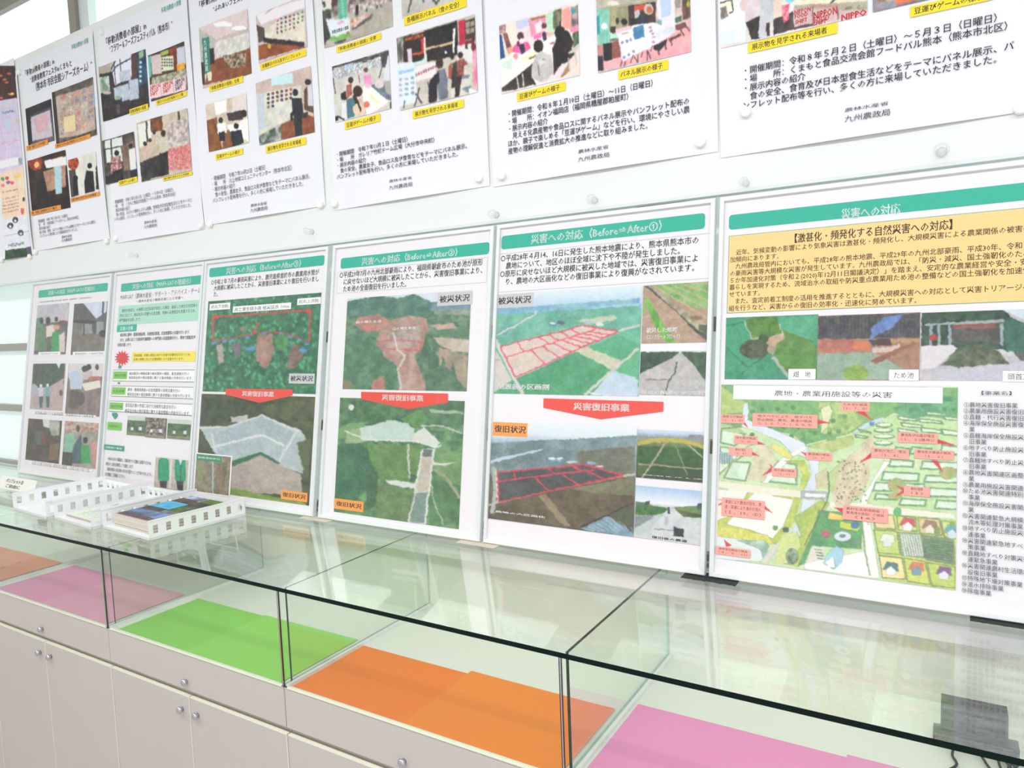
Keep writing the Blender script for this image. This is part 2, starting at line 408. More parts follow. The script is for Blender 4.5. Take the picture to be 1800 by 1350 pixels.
class Canvas:
    """raster of the print of one photograph; drawn in coordinates of the current enlargement"""
    def __init__(s, sh, u0, v0, u1, v1, nx, ny):
        s.sh, s.b, s.nx, s.ny = sh, (u0, v0, u1, v1), nx, ny
        s.a = np.full((ny, nx, 3), 235.0)
    def q(s, p):
        u, v = s.sh.uv(p); u0, v0, u1, v1 = s.b
        return (u - u0) / (u1 - u0) * (s.nx - 1), (v1 - v) / (v1 - v0) * (s.ny - 1)
    def f(s, pts):        # fractions of the picture (0..1, y down) -> raster
        return [(x * (s.nx - 1), y * (s.ny - 1)) for x, y in pts]
    def mask(s, P):
        P = np.array(P, float)
        x0, x1 = int(max(0, np.floor(P[:, 0].min()))), int(min(s.nx - 1, np.ceil(P[:, 0].max())))
        y0, y1 = int(max(0, np.floor(P[:, 1].min()))), int(min(s.ny - 1, np.ceil(P[:, 1].max())))
        if x1 < x0 or y1 < y0: return None
        X, Y = np.meshgrid(np.arange(x0, x1 + 1), np.arange(y0, y1 + 1)); ins = np.zeros(X.shape, bool)
        n = len(P)
        for i in range(n):
            (xa, ya), (xb, yb) = P[i], P[(i + 1) % n]
            if ya == yb: continue
            c = ((ya > Y) != (yb > Y)) & (X < (xb - xa) * (Y - ya) / (yb - ya) + xa); ins ^= c
        return slice(y0, y1 + 1), slice(x0, x1 + 1), ins
    def fillr(s, P, c1, c2=None, cells=14, al=1.0, hard=False):
        m_ = s.mask(P)
        if m_ is None: return
        sy, sx, ins = m_; A = s.a[sy, sx]
        if c2 is None: col = np.array(c1, float)[None, None]
        else:
            n = noise2(*ins.shape, max(2, cells * ins.shape[1] / s.nx), 3)
            n = np.clip((n - 0.5) * 2.6 + 0.5, 0, 1)
            if hard: n = (n > 0.5) * 1.0
            col = np.array(c1, float) * (1 - n[..., None]) + np.array(c2, float) * n[..., None]
        w = ins[..., None] * al
        s.a[sy, sx] = A * (1 - w) + col * w
    # in enlargement coordinates
    def P(s, pts, c1, c2=None, cells=14, al=1.0, hard=False): s.fillr([s.q(p) for p in pts], c1, c2, cells, al, hard)
    def bg(s, c1, c2=None, cells=14): s.fillr(s.f([(-.1, -.1), (1.1, -.1), (1.1, 1.1), (-.1, 1.1)]), c1, c2, cells)
    def vgrad(s, stops):
        y = np.linspace(0, 1, s.ny); ys = [a for a, _ in stops]; cs = np.array([c for _, c in stops], float)
        s.a[:] = np.stack([np.interp(y, ys, cs[:, k]) for k in range(3)], 1)[:, None]
    def E(s, c, r, c1, c2=None, cells=14, al=1.0):
        k = 14; s.P([(c[0] + r[0] * math.cos(6.2832 * i / k), c[1] + r[1] * math.sin(6.2832 * i / k)) for i in range(k)], c1, c2, cells, al)
    def L(s, pts, w, c1, al=1.0):
        Q = [s.q(p) for p in pts]; s.lr(Q, w, c1, al)
    def lr(s, Q, w, c1, al=1.0):
        for (xa, ya), (xb, yb) in zip(Q[:-1], Q[1:]):
            d = math.hypot(xb - xa, yb - ya) or 1; nx, ny = -(yb - ya) / d * w / 2, (xb - xa) / d * w / 2
            s.fillr([(xa + nx, ya + ny), (xb + nx, yb + ny), (xb - nx, yb - ny), (xa - nx, ya - ny)], c1, al=al)
    # in fractions
    def R(s, x0, y0, x1, y1, c1, c2=None, cells=14, al=1.0, hard=False): s.fillr(s.f([(x0, y0), (x1, y0), (x1, y1), (x0, y1)]), c1, c2, cells, al, hard)
    def FP(s, pts, c1, c2=None, cells=14, al=1.0): s.fillr(s.f(pts), c1, c2, cells, al)
    def FE(s, x, y, rx, ry, c1, c2=None): s.FP([(x + rx * math.cos(6.2832 * i / 14), y + ry * math.sin(6.2832 * i / 14)) for i in range(14)], c1, c2)
    def man(s, x, y, h, top, legs, hair=(40, 34, 34), w=1.0):
        """standing figure seen from behind, feet at y+h (fractions)"""
        k = s.ny / s.nx * w
        s.FP([(x - .10 * h * k, y + .52 * h), (x + .10 * h * k, y + .52 * h), (x + .08 * h * k, y + h), (x + .015 * h * k, y + h), (x, y + .62 * h), (x - .02 * h * k, y + h), (x - .08 * h * k, y + h)], legs)
        s.FP([(x - .05 * h * k, y + .15 * h), (x + .05 * h * k, y + .15 * h), (x + .14 * h * k, y + .22 * h), (x + .15 * h * k, y + .5 * h), (x + .10 * h * k, y + .56 * h), (x - .10 * h * k, y + .56 * h), (x - .15 * h * k, y + .5 * h), (x - .14 * h * k, y + .22 * h)], top)
        s.FE(x, y + .085 * h, .062 * h * k, .085 * h, hair)
    def speck(s, x0, y0, x1, y1, n, cols, sz=0.02):
        for _ in range(n):
            x, y = x0 + (x1 - x0) * random.random(), y0 + (y1 - y0) * random.random(); c = random.choice(cols)
            a = sz * (0.5 + random.random()); b = sz * (0.5 + random.random()); s.R(x, y, x + a, y + b, c)
    def outlines(s, thr=16, ink=(96, 112, 84), al=.55):
        """pen outlines of a hand-painted map: drawn wherever two washes meet"""
        a = s.a; g = np.zeros(a.shape[:2]); g[1:] += np.abs(a[1:] - a[:-1]).mean(2); g[:, 1:] += np.abs(a[:, 1:] - a[:, :-1]).mean(2)
        k = np.clip((g - thr) / 30, 0, 1)[..., None] * al * (0.6 + .8 * noise2(*g.shape, 40, 2)[..., None]); s.a = a * (1 - k) + np.array(ink, float) * k
    def soften(s, warp=1.8):
        """softness and mottling of a printed photograph, with painted reflection haze on framed ones"""
        a = s.a
        for _ in range(1):
            p = np.pad(a, ((1, 1), (1, 1), (0, 0)), 'edge'); a = (p[:-2, 1:-1] + p[2:, 1:-1] + p[1:-1, :-2] + p[1:-1, 2:] + 2.5 * a) / 6.5
        h, w = a.shape[:2]
        n = noise2(h, w, w / 9, 3) - .5; m = noise2(h, w, w / 3.2, 2) - .5
        warp = warp * min(1.0, w / 170); jit = .9 * min(1.0, w / 200)
        if warp:
            dy = (noise2(h, w, w / 7, 2) - .5) * 2 * warp; dx = (noise2(h, w, w / 7, 2) - .5) * 2 * warp
            Y, X = np.meshgrid(np.arange(h), np.arange(w), indexing='ij')
            dy = dy + (_rng.random((h, w)) - .5) * jit; dx = dx + (_rng.random((h, w)) - .5) * jit
            a = a[np.clip(np.rint(Y + dy).astype(int), 0, h - 1), np.clip(np.rint(X + dx).astype(int), 0, w - 1)]
            p = np.pad(a, ((1, 1), (1, 1), (0, 0)), 'edge'); a = (p[:-2, 1:-1] + p[2:, 1:-1] + p[1:-1, :-2] + p[1:-1, 2:] + 3 * a) / 7
        lum = a.mean(2, keepdims=True)
        a = a + (n[..., None] * 24 + m[..., None] * 22) * (1 - np.clip((lum - 190) / 60, 0, .82))
        a = a + (noise2(h, w, w / 12, 2)[..., None] - .5) * np.array([10, -4, 8])
        s.a = a * .95 + 10 if s.sh is None or s.sh.wave is None else (a - 128) * 1.04 + 130  # framed prints: haze of the acrylic's reflection is put into the colours
    def grain(s, k=7): s.a += (_rng.random(s.a.shape[:2])[..., None] - .5) * 2 * k
# ------------------------------------------------------------------ paper posters on the magnetic board
def mkwave(seed, w, h, pull=0.010, side=0.004):
    r = random.Random(seed); a, b, c = r.random() * 6, r.random() * 6, r.random() * 6; sgn = r.choice((-1, 1))
    def f(u, v):
        x = np.clip(u / w, 0, 1); y = np.clip(v / h, 0, 1)
        bottom = np.exp(-y / 0.055) * pull * (np.sin(math.pi * np.clip(x * 1.05 - .03, 0, 1)) ** 1.4)
        edge = side * np.exp(-(1 - x) / 0.05) * (0.5 + 0.5 * np.sin(y * 7 + a)) * (y < .97) * np.clip(y * 8, 0, 1)
        edge2 = side * np.exp(-x / 0.05) * (0.5 + 0.5 * np.sin(y * 6 + b)) * (y < .97) * np.clip(y * 8, 0, 1)
        roll = 0.0022 * (1 + np.sin(x * 9 + y * 3.1 * sgn + c)) * np.sin(math.pi * y) ** .5
        return 0.0012 + bottom + edge + edge2 + roll
    return f

def poster(x0, x1, z0, z1, seed, label, group='paper event posters on the magnetic board'):
    s = Sheet((x0, Y_BOARD - 0.001, z0), 0, mkwave(seed, x1 - x0, z1 - z0))
    s.root = empty('paper_poster', P3((x0 + x1) / 2, Y_BOARD, z0), label, 'poster', group)
    w, h = x1 - x0, z1 - z0
    nx, ny = 40, 56
    us = np.linspace(0, w, nx + 1); vs = np.linspace(0, h, ny + 1)
    uv = [(u, v) for v in vs for u in us]
    f = [(j * (nx + 1) + i, j * (nx + 1) + i + 1, (j + 1) * (nx + 1) + i + 1, (j + 1) * (nx + 1) + i) for j in range(ny) for i in range(nx)]
    o = s.mesh('paper_sheet', uv, f, M['paper'], 0.0)
    o.data.polygons.foreach_set('use_smooth', [True] * len(f))
    s.layer = 3
    return s

def caption(s, tl, br, text, m='yellow_label', pad=0.05):
    s.rect('caption_strip', tl, br, m)
    w, hh = br[0] - tl[0], s.Z[2]
    # text box inside the strip, in sheet coordinates
    u0, v0, u1, v1 = s.rect_uv(tl, br)
    t = text_mesh(text, 0.018)
    co, f = t; a, b = co.min(0), co.max(0); du, dv = u1 - u0, v1 - v0
    tu0, tu1 = u0 + pad * du, u1 - (pad + .06) * du; tv0, tv1 = v0 + .2 * dv, v1 - .16 * dv
    uv = np.stack([tu0 + (co[:, 0] - a[0]) / (b[0] - a[0]) * (tu1 - tu0), tv0 + (co[:, 1] - a[1]) / (b[1] - a[1]) * (tv1 - tv0)], 1)
    s.mesh('lettering', uv, f, M['ink_black'], s.next())

W_, K_, SK = (245, 243, 240), (38, 34, 36), (236, 190, 170)

# ---- poster 0: dark event flyer at the far left, only its right part in view
s = poster(-4.95, -4.372, 0.489, 1.483, 1, 'lavender and peach flyer with dark top band at far left of board', None)
s.zoom(0, 100, 3.75)
def art(c):
    c.P([(-80, 60), (140, 60), (160, 262), (-80, 310)], (52, 36, 38), (84, 48, 44), 9)
    c.P([(98, 78), (136, 75), (138, 200), (104, 210)], (30, 30, 46))
    for (x, y) in ((8, 125), (62, 112), (35, 150), (50, 170), (70, 245), (14, 272)): c.E((x, y), (14, 8), (210, 100, 90)); 
    c.E((84, 245), (18, 10), (236, 150, 80)); c.E((84, 245), (9, 5), (250, 226, 150))
    c.P([(-80, 305), (150, 264), (180, 735), (-80, 780)], (226, 212, 232), (214, 204, 232), 6)
    c.P([(120, 272), (142, 270), (145, 318), (122, 322)], (120, 118, 130), (200, 196, 204), 60)
    c.P([(20, 365), (105, 348), (106, 362), (21, 380)], (96, 124, 170), (226, 212, 232), 60, hard=True)
    for y in (340, 400, 455, 500, 560, 610, 660): c.P([(-60, y + 12), (140, y - 14), (140, y - 8), (-60, y + 18)], (214, 176, 206), (226, 212, 232), 60, hard=True)
    c.P([(46, 425), (76, 420), (78, 465), (48, 470)], (196, 214, 236)); c.P([(106, 415), (132, 410), (133, 435), (107, 440)], (212, 206, 178))
    c.L([(0, 590), (40, 560), (70, 585), (110, 545), (140, 555)], 1.4, (226, 150, 190)); 
    c.P([(-60, 700), (130, 660), (132, 710), (-60, 752)], (244, 240, 244)); c.P([(130, 668), (152, 664), (155, 712), (133, 716)], (140, 136, 150), (200, 196, 204), 60)
    c.P([(-80, 780), (176, 725), (182, 1040), (-80, 1095)], (248, 222, 196), (246, 214, 190), 5)
    for (x, y, k) in ((20, 805, (84, 160, 84)), (50, 800, (214, 70, 90)), (58, 828, (150, 100, 160)), (84, 830, (240, 100, 110)), (135, 785, (244, 212, 96)), (110, 795, (250, 206, 120)), (22, 848, (230, 130, 130))): c.E((x, y), (13, 12), k)
    for y in (880, 925, 948, 970, 992, 1015): c.P([(20, y + 10), (130, y - 12), (131, y - 4), (22, y + 17)], (180, 110, 100), (248, 222, 196), 70, hard=True)
    c.E((165, 940), (9, 15), (90, 70, 90)); c.E((155, 1015), (12, 26), (226, 104, 96)); c.E((155, 992), (8, 9), (250, 226, 206))
    c.P([(-80, 1090), (184, 1045), (205, 1250), (-80, 1295)], (238, 238, 244), (228, 228, 240), 10)
    for (x, y) in ((72, 1112), (142, 1160), (0, 1135), (105, 1075)): c.E((x, y), (20, 20), (70, 72, 84)); c.E((x, y + 6), (9, 9), (240, 226, 220))
    c.L([(-40, 1195), (200, 1150)], 1, (150, 150, 160)); c.P([(60, 1238), (165, 1215), (167, 1235), (62, 1255)], (96, 96, 104), (238, 238, 244), 60, hard=True)
    c.P([(-80, 1290), (200, 1255), (240, 1350), (-80, 1350)], (40, 66, 46), (62, 92, 66), 8); c.P([(180, 1256), (216, 1250), (218, 1312), (186, 1318)], (96, 92, 106))
    c.grain(5)
s.layer = 0
s.photo((-70, 82), (214, 1310), art, name='flyer_print')

# ---- poster 1
s = poster(-4.335, -3.618, 0.505, 1.512, 2, 'white poster with orange captions and two dark screen photographs')
s.zoom(0, 0, 3)
s.text('「移動消費者の部屋」in', (135, 372), (292, 338), bold=.008); s.text('“消費者教育フェスタinくまもと', (160, 407), (382, 350), bold=.008)
s.text('（熊本市 市民会館シアーズホーム）”', (190, 438), (492, 366), bold=.008); s.text('移動消費者の部屋', (380, 237), (470, 226), 'teal_ink')
def art(c):
    c.bg((92, 86, 100), (70, 62, 76), 6); c.P([(140, 575), (285, 520), (285, 560), (140, 620)], (46, 40, 50)); c.R(0, .1, .16, 1, (40, 34, 42))
    c.P([(165, 620), (272, 580), (285, 722), (175, 745)], (208, 196, 206)); c.P([(182, 625), (255, 598), (262, 690), (200, 700)], (226, 160, 168), (210, 190, 200), 40); c.R(.1, .88, 1, 1, (120, 106, 116), (90, 80, 96), 12)
s.photo((137, 575), (295, 742), art)
def art(c):
    c.bg((120, 104, 96), (90, 78, 76), 8)
    c.P([(300, 510), (500, 450), (512, 700), (320, 730)], (204, 184, 170), (190, 168, 156), 10)
    for i in range(5):
        for j in range(6):
            x, y = 322 + i * 37, 505 - i * 10 + j * 36
            c.P([(x, y), (x + 31, y - 9), (x + 32, y + 20), (x + 1, y + 29)], random.choice([(214, 198, 184), (222, 200, 186), (196, 168, 156), (226, 214, 196)]), random.choice([(160, 130, 124), (206, 120, 110), (180, 170, 150), (140, 130, 150)]), 44)
    c.P([(340, 620), (400, 605), (402, 690), (344, 700)], (236, 216, 170)); c.P([(495, 420), (520, 415), (522, 560), (500, 565)], (160, 190, 214)); c.R(0, 0, .08, 1, (60, 50, 50)); c.R(.1, .9, 1, 1, (120, 96, 80), (70, 56, 52), 20)
s.photo((280, 490), (520, 712), art, warp=.9)
def art(c):
    c.bg((62, 42, 36), (40, 28, 28), 7); c.P([(240, 850), (362, 820), (362, 870), (250, 890)], (244, 236, 236)); c.E((195, 860), (40, 40), (196, 84, 50), (120, 40, 30), 20); c.E((200, 870), (14, 16), (255, 190, 120))
    c.P([(235, 905), (350, 870), (352, 985), (258, 1010)], (196, 150, 126), (176, 130, 110), 8); c.P([(293, 880), (328, 872), (332, 1020), (300, 1025)], (176, 214, 224)); c.P([(205, 960), (235, 940), (275, 1090), (200, 1100)], (30, 22, 26)); c.E((232, 965), (13, 18), (24, 20, 24)); c.R(0, .8, 1, 1, (34, 24, 26))
s.photo((152, 850), (375, 1095), art)
def art(c):
    c.bg((236, 232, 226), (222, 216, 206), 6); c.E((390, 860), (30, 36), (214, 96, 54), (130, 40, 30), 20); c.P([(365, 900), (400, 890), (415, 1030), (372, 1045)], (80, 70, 66)); c.E((402, 940), (13, 16), (34, 28, 30)); c.P([(388, 950), (412, 950), (418, 1030), (392, 1035)], (34, 28, 34))
    c.E((480, 875), (13, 15), (26, 24, 28)); c.P([(462, 900), (500, 905), (508, 1010), (455, 1020), (450, 960)], (26, 28, 36)); c.E((521, 890), (8, 14), (40, 30, 30)); c.P([(512, 905), (530, 905), (530, 1000), (516, 1000)], (40, 40, 46))
s.photo((362, 845), (532, 1030), art)
caption(s, (145, 772), (262, 762), '消費者教育フェスタの様子', 'orange_tag'); caption(s, (297, 764), (484, 728), '展示パネル及び配布パンフレット', 'orange_tag')
caption(s, (168, 1116), (328, 1104), '来場者に説明を行う様子', 'orange_tag'); caption(s, (376, 1047), (535, 1032), '展示物を見学される来場者', 'orange_tag')
s.para(['開催期間　令和７年５月31日（土曜日）', '場　　所　市民会館シアーズホーム（熊本市中央区）', '展示内容の紹介', '食の安全、食育、みどりの食料システム戦略などをテーマにパネル展示、', 'パンフレット配布等により情報発信を行いました。'], (208, 1160), (216, 1255), (511, 1170), 3, bold=0)
s.text('農林水産省', (333, 1244), (387, 1250)); s.text('九州農政局', (333, 1262), (389, 1270))

# ---- poster 2
s = poster(-3.575, -2.868, 0.478, 1.500, 3, 'white poster with an arched-window photograph and red-lettered boxes photograph')
s.zoom(0, 0, 3)
s.text('「移動消費者の部屋」in', (562, 202), (775, 155), bold=.008); s.text('“フラワー＆フーズフェスティバル（熊本市）”', (580, 243), (915, 150), bold=.008); s.text('移動消費者の部屋', (853, 43), (960, 27), 'teal_ink')
s.zoom(170, 0, 5.625)
def art(c):
    c.bg((58, 54, 58), (44, 40, 46), 8); c.P([(30, 640), (200, 560), (200, 700), (40, 740)], (186, 172, 160)); c.P([(40, 770), (130, 750), (140, 900), (50, 930)], (214, 226, 214), (120, 140, 120), 12)
    c.P([(150, 660), (200, 560), (350, 480), (360, 760), (190, 850)], (232, 232, 244)); c.P([(355, 480), (410, 460), (410, 780), (360, 790)], (92, 64, 60)); 
    c.L([(150, 740), (200, 660), (350, 580)], 2.4, (60, 60, 72)); c.L([(238, 550), (256, 800)], 2.4, (60, 60, 72)); c.L([(178, 620), (196, 840)], 2, (60, 60, 72)); c.L([(150, 690), (200, 590), (355, 478)], 3.4, (70, 62, 66))
    c.P([(405, 500), (495, 460), (515, 820), (425, 860)], (58, 92, 116), (36, 66, 92), 12); c.P([(425, 520), (470, 500), (475, 560), (430, 590)], (160, 180, 140))
    for k in range(5): c.E((445, 620 + k * 46), (13, 14), (206, 222, 232))
    for (x, y, w, h) in ((232, 700, 110, 110), (175, 860, 78, 120), (252, 840, 76, 160), (330, 790, 92, 200)): c.P([(x, y + 14), (x + w, y - 14), (x + w + 12, y + h - 14), (x + 10, y + h + 8)], (206, 212, 224), (180, 190, 208), 34)
    c.P([(190, 960), (245, 945), (248, 985), (195, 992)], (150, 180, 150)); c.P([(50, 1100), (500, 960), (540, 1130), (60, 1220)], (40, 30, 34), (60, 46, 50), 9, al=.8); c.E((110, 920), (40, 18), (214, 196, 190)); c.P([(200, 1040), (240, 1035), (236, 1130), (210, 1130)], (110, 104, 112), al=.7)
s.photo((32, 668), (533, 1060), art, cell=1.1, warp=.9)
def art(c):
    c.bg((84, 62, 56), (60, 46, 44), 8); c.P([(510, 570), (545, 550), (552, 760), (520, 780)], (96, 190, 160)); c.P([(545, 560), (640, 530), (650, 730), (560, 740)], (222, 196, 196)); c.P([(635, 570), (765, 545), (772, 690), (650, 710)], (226, 226, 196))
    for k in range(16): c.E((655 + (k % 5) * 24, 590 + (k // 5) * 30), (9, 8), (62, 58, 62))
    c.P([(640, 520), (715, 490), (720, 530), (645, 560)], (170, 186, 90)); c.P([(800, 480), (895, 455), (895, 640), (805, 640)], (206, 206, 226)); c.P([(800, 640), (885, 620), (880, 720), (805, 720)], (240, 170, 60)); c.P([(722, 480), (800, 460), (800, 700), (770, 690), (765, 550), (722, 560)], (150, 72, 46), (110, 50, 40), 10)
    c.P([(560, 770), (900, 680), (900, 760), (545, 860)], (206, 200, 176), (130, 130, 110), 24)
    c.P([(525, 850), (895, 760), (900, 890), (540, 985)], (246, 214, 218))
    for k in range(3):
        c.L([(640 + k * 122, 830 - k * 28), (648 + k * 122, 950 - k * 28)], 1.2, (206, 120, 140))
s.photo((515, 552), (910, 890), art, cell=1.1, warp=.9)
for k in range(3):
    x, y = 540 + k * 122, 862 - k * 29
    for j, t_ in enumerate(('NIPPON', 'FOOD', 'SHIFT')): s.text(t_, (x, y - 8 + j * 36), (x + 96 - j * 14, y + 2 + j * 36), 'callout_red' if k < 2 else 'ink_grey', bold=.03)
s.zoom(0, 0, 3)
def art(c):
    c.bg((96, 88, 80), (70, 62, 60), 8); c.P([(560, 745), (650, 720), (655, 850), (570, 860)], (226, 230, 226)); c.L([(590, 735), (598, 860)], 3, (50, 46, 46)); c.L([(560, 790), (650, 770)], 2, (50, 46, 46)); c.P([(640, 770), (720, 740), (725, 900), (660, 900)], (150, 120, 104), (110, 86, 76), 10)
    c.E((620, 808), (12, 15), (34, 30, 30)); c.P([(590, 830), (640, 820), (648, 900), (590, 920)], (226, 186, 186), (120, 60, 60), 30); c.P([(600, 905), (650, 890), (655, 950), (605, 955)], (30, 28, 34)); c.E((695, 770), (11, 13), (36, 30, 30)); c.P([(685, 790), (722, 780), (726, 900), (695, 930)], (232, 232, 232)); c.P([(690, 900), (726, 890), (728, 935), (695, 940)], (40, 40, 50)); c.R(0, .8, .5, 1, (50, 44, 46))
s.photo((545, 745), (731, 935), art)
def art(c):
    c.bg((214, 200, 180), (196, 178, 160), 6); c.P([(735, 660), (830, 630), (835, 760), (745, 780)], (236, 236, 228)); c.P([(800, 630), (860, 610), (865, 690), (805, 700)], (150, 86, 50), (90, 60, 46), 12); c.L([(780, 640), (790, 800)], 4, (60, 56, 54)); c.L([(945, 590), (950, 640)], 4, (60, 50, 48))
    c.P([(890, 650), (1000, 620), (1010, 760), (890, 780)], (222, 214, 204), (170, 150, 150), 24); c.P([(890, 790), (1015, 755), (1018, 890), (895, 900)], (226, 176, 170), (206, 96, 96), 60, hard=False); c.P([(745, 860), (890, 800), (900, 920), (755, 960)], (66, 60, 60), (44, 40, 42), 8)
    for (x, y) in ((800, 740), (775, 760), (820, 700)): c.E((x, y), (9, 12), (50, 40, 40)); c.P([(x - 14, y + 12), (x + 14, y + 10), (x + 12, y + 70), (x - 10, y + 75)], (214, 186, 170))
    c.E((868, 705), (14, 17), (50, 38, 34)); c.P([(846, 735), (888, 720), (894, 800), (850, 815)], (206, 200, 180)); c.P([(850, 812), (892, 798), (884, 925), (852, 925)], (40, 36, 38))
s.photo((728, 652), (1016, 900), art)
caption(s, (690, 580), (791, 578), '移動消費者の部屋'); caption(s, (828, 532), (992, 506), '展示パネル及び配布パンフ類'); caption(s, (630, 955), (731, 958), '豆運びゲームの様子'); caption(s, (866, 938), (1020, 922), '展示物を見学される来場者')
s.para(['・開催期間　令和７年５月３日（土曜日）～５月４日（日曜日）', '・場　　所　くまもと食品交流会館フードパル熊本（熊本市北区）', '・展示内容の紹介', '　食の安全、みどりの食料システム戦略、食育及び日本型食生活などをテーマに', 'パネル展示、パンフレット配布等を行い、多くの方に来場していただきました。'], (604, 1058), (608, 1168), (1018, 1062), 3, bold=0)
s.text('農林水産省', (768, 1168), (836, 1172)); s.text('九州農政局', (768, 1190), (838, 1196))

# ---- poster 3
s = poster(-2.862, -2.112, 0.492, 1.515, 4, 'white poster with four brown-floored room photographs and yellow captions')
s.zoom(350, 0, 3)
s.text('「移動消費者の部屋」in', (4, 10), (262, -62), bold=.008); s.text('“ふれあいフェスタ（熊本市）”', (78, 36), (350, -42), bold=.008)
def art(c):
    c.bg((214, 196, 190), (200, 182, 180), 5); c.P([(5, 150), (255, 40), (260, 140), (100, 210)], (226, 206, 206)); c.E((130, 130), (50, 14), (255, 250, 250)); c.E((215, 150), (40, 12), (255, 250, 250))
    c.P([(5, 160), (90, 220), (80, 290), (10, 330)], (190, 190, 182)); c.P([(90, 225), (268, 170), (275, 260), (100, 305)], (232, 230, 222), (206, 200, 196), 24); c.P([(60, 330), (280, 250), (285, 390), (40, 450)], (150, 84, 50), (124, 70, 44), 6)
    c.P([(62, 260), (85, 255), (90, 335), (62, 345)], (44, 40, 40)); c.P([(22, 205), (60, 195), (68, 385), (35, 395)], (62, 130, 118)); 
    c.P([(130, 295), (250, 280), (250, 350), (160, 365)], (196, 176, 150), (90, 66, 54), 24); c.P([(50, 385), (72, 380), (75, 425), (55, 430)], (236, 220, 200)); c.P([(5, 330), (35, 330), (40, 450), (10, 450)], (70, 54, 50))
s.photo((4, 150), (280, 388), art)
s.text('九\n州\n農\n政\n局', (30, 214), (56, 376), 'ink_white')
def art(c):
    c.bg((216, 200, 200), (204, 188, 190), 5); c.P([(303, 80), (575, -10), (575, 40), (330, 130)], (240, 232, 236)); c.P([(350, 150), (560, 60), (568, 235), (352, 215)], (236, 228, 210), (220, 206, 196), 10)
    for k in range(26): c.E((420 + 22 * (k % 7), 110 - 7 * (k % 7) + 22 * (k // 7)), (6, 6), random.choice([(120, 70, 80), (200, 90, 110), (120, 140, 90), (70, 70, 90)]))
    c.P([(305, 130), (350, 150), (350, 215), (318, 225)], (90, 76, 76)); c.P([(318, 240), (400, 225), (575, 250), (575, 250), (320, 320)], (162, 88, 54), (130, 70, 44), 8); c.P([(340, 200), (560, 225), (560, 250), (345, 225)], (52, 44, 46)); c.E((375, 245), (10, 16), (210, 180, 60))
    c.L([(350, 80), (410, 30)], 1.6, (160, 156, 160))
s.photo((302, 80), (578, 250), art)
def art(c):
    c.bg((222, 206, 188), (206, 186, 168), 6); c.P([(85, 545), (150, 525), (150, 590), (95, 610)], (246, 246, 240)); c.P([(180, 510), (262, 492), (262, 580), (180, 600)], (230, 216, 210)); c.P([(150, 600), (235, 580), (235, 630), (160, 640)], (56, 48, 46)); c.P([(45, 640), (100, 620), (130, 800), (52, 808)], (150, 92, 54), (120, 72, 44), 8); c.P([(130, 690), (200, 680), (200, 780), (130, 790)], (136, 84, 54))
    c.E((120, 635), (11, 15), (36, 30, 30)); c.P([(102, 655), (145, 645), (150, 700), (105, 710)], (240, 240, 240)); c.P([(110, 700), (140, 695), (140, 745), (115, 745)], (34, 32, 38)); c.E((240, 600), (15, 20), (34, 26, 26)); c.P([(218, 640), (262, 620), (266, 750), (222, 720)], (246, 240, 236)); c.P([(150, 660), (220, 650), (240, 690), (170, 700)], (250, 246, 240)); c.E((200, 665), (14, 16), (26, 24, 28)); c.P([(170, 695), (225, 685), (240, 755), (180, 775)], (32, 36, 48))
s.photo((42, 556), (268, 752), art)
def art(c):
    c.bg((212, 190, 178), (200, 178, 168), 5); c.P([(385, 410), (500, 385), (503, 440), (388, 455)], (206, 230, 240)); c.P([(305, 500), (545, 450), (545, 600), (315, 715)], (226, 224, 210), (206, 204, 196), 8)
    for k in range(20): c.E((372 + 24 * (k % 6), 500 - 5 * (k % 6) + 22 * (k // 6)), (8, 8), random.choice([(130, 70, 60), (80, 70, 80), (160, 120, 90)]))
    c.P([(308, 500), (350, 490), (352, 680), (315, 690)], (200, 206, 214)); c.P([(560, 480), (615, 400), (615, 600), (560, 580)], (96, 70, 60)); c.P([(400, 680), (560, 600), (615, 620), (615, 700), (440, 740)], (158, 88, 54), (130, 72, 46), 8); c.P([(315, 720), (440, 660), (440, 740), (318, 768)], (70, 84, 78), (190, 190, 184), 10)
    c.P([(575, 440), (600, 430), (612, 560), (580, 560)], (214, 210, 220)); c.E((580, 435), (16, 16), (50, 44, 44)); c.E((515, 490), (14, 19), (28, 30, 34)); c.P([(496, 520), (548, 520), (556, 590), (540, 620), (500, 610)], (34, 38, 44)); c.P([(505, 610), (548, 605), (550, 720), (515, 722)], (40, 40, 48)); c.P([(488, 600), (500, 590), (503, 640), (490, 640)], (40, 36, 40)); c.P([(545, 600), (580, 590), (578, 620), (548, 625)], (60, 50, 46))
s.photo((302, 441), (614, 698), art, cell=1.1, warp=.9)
caption(s, (60, 457), (236, 434), '「移動消費者の部屋」全景'); caption(s, (326, 340), (572, 296), '各種展示パネル及びパンフレット'); caption(s, (92, 816), (236, 813), '豆運びゲームの様子'); caption(s, (358, 773), (570, 762), '展示物を見学される来場者')
s.para(['・開催期間　令和７年10月25日（土曜日）', '・場　　所　川上地域コミュニティセンター（熊本市北区）', '・展示内容の紹介', '　食の安全、農業女子、食品ロス及び食育などをテーマにパネル展示、', 'パンフレット配布等を行い、多くの方に来場していただきました。'], (70, 932), (76, 1072), (590, 944), 3, bold=0)
s.text('農林水産省', (280, 1078), (367, 1080)); s.text('九州農政局', (280, 1102), (372, 1108))

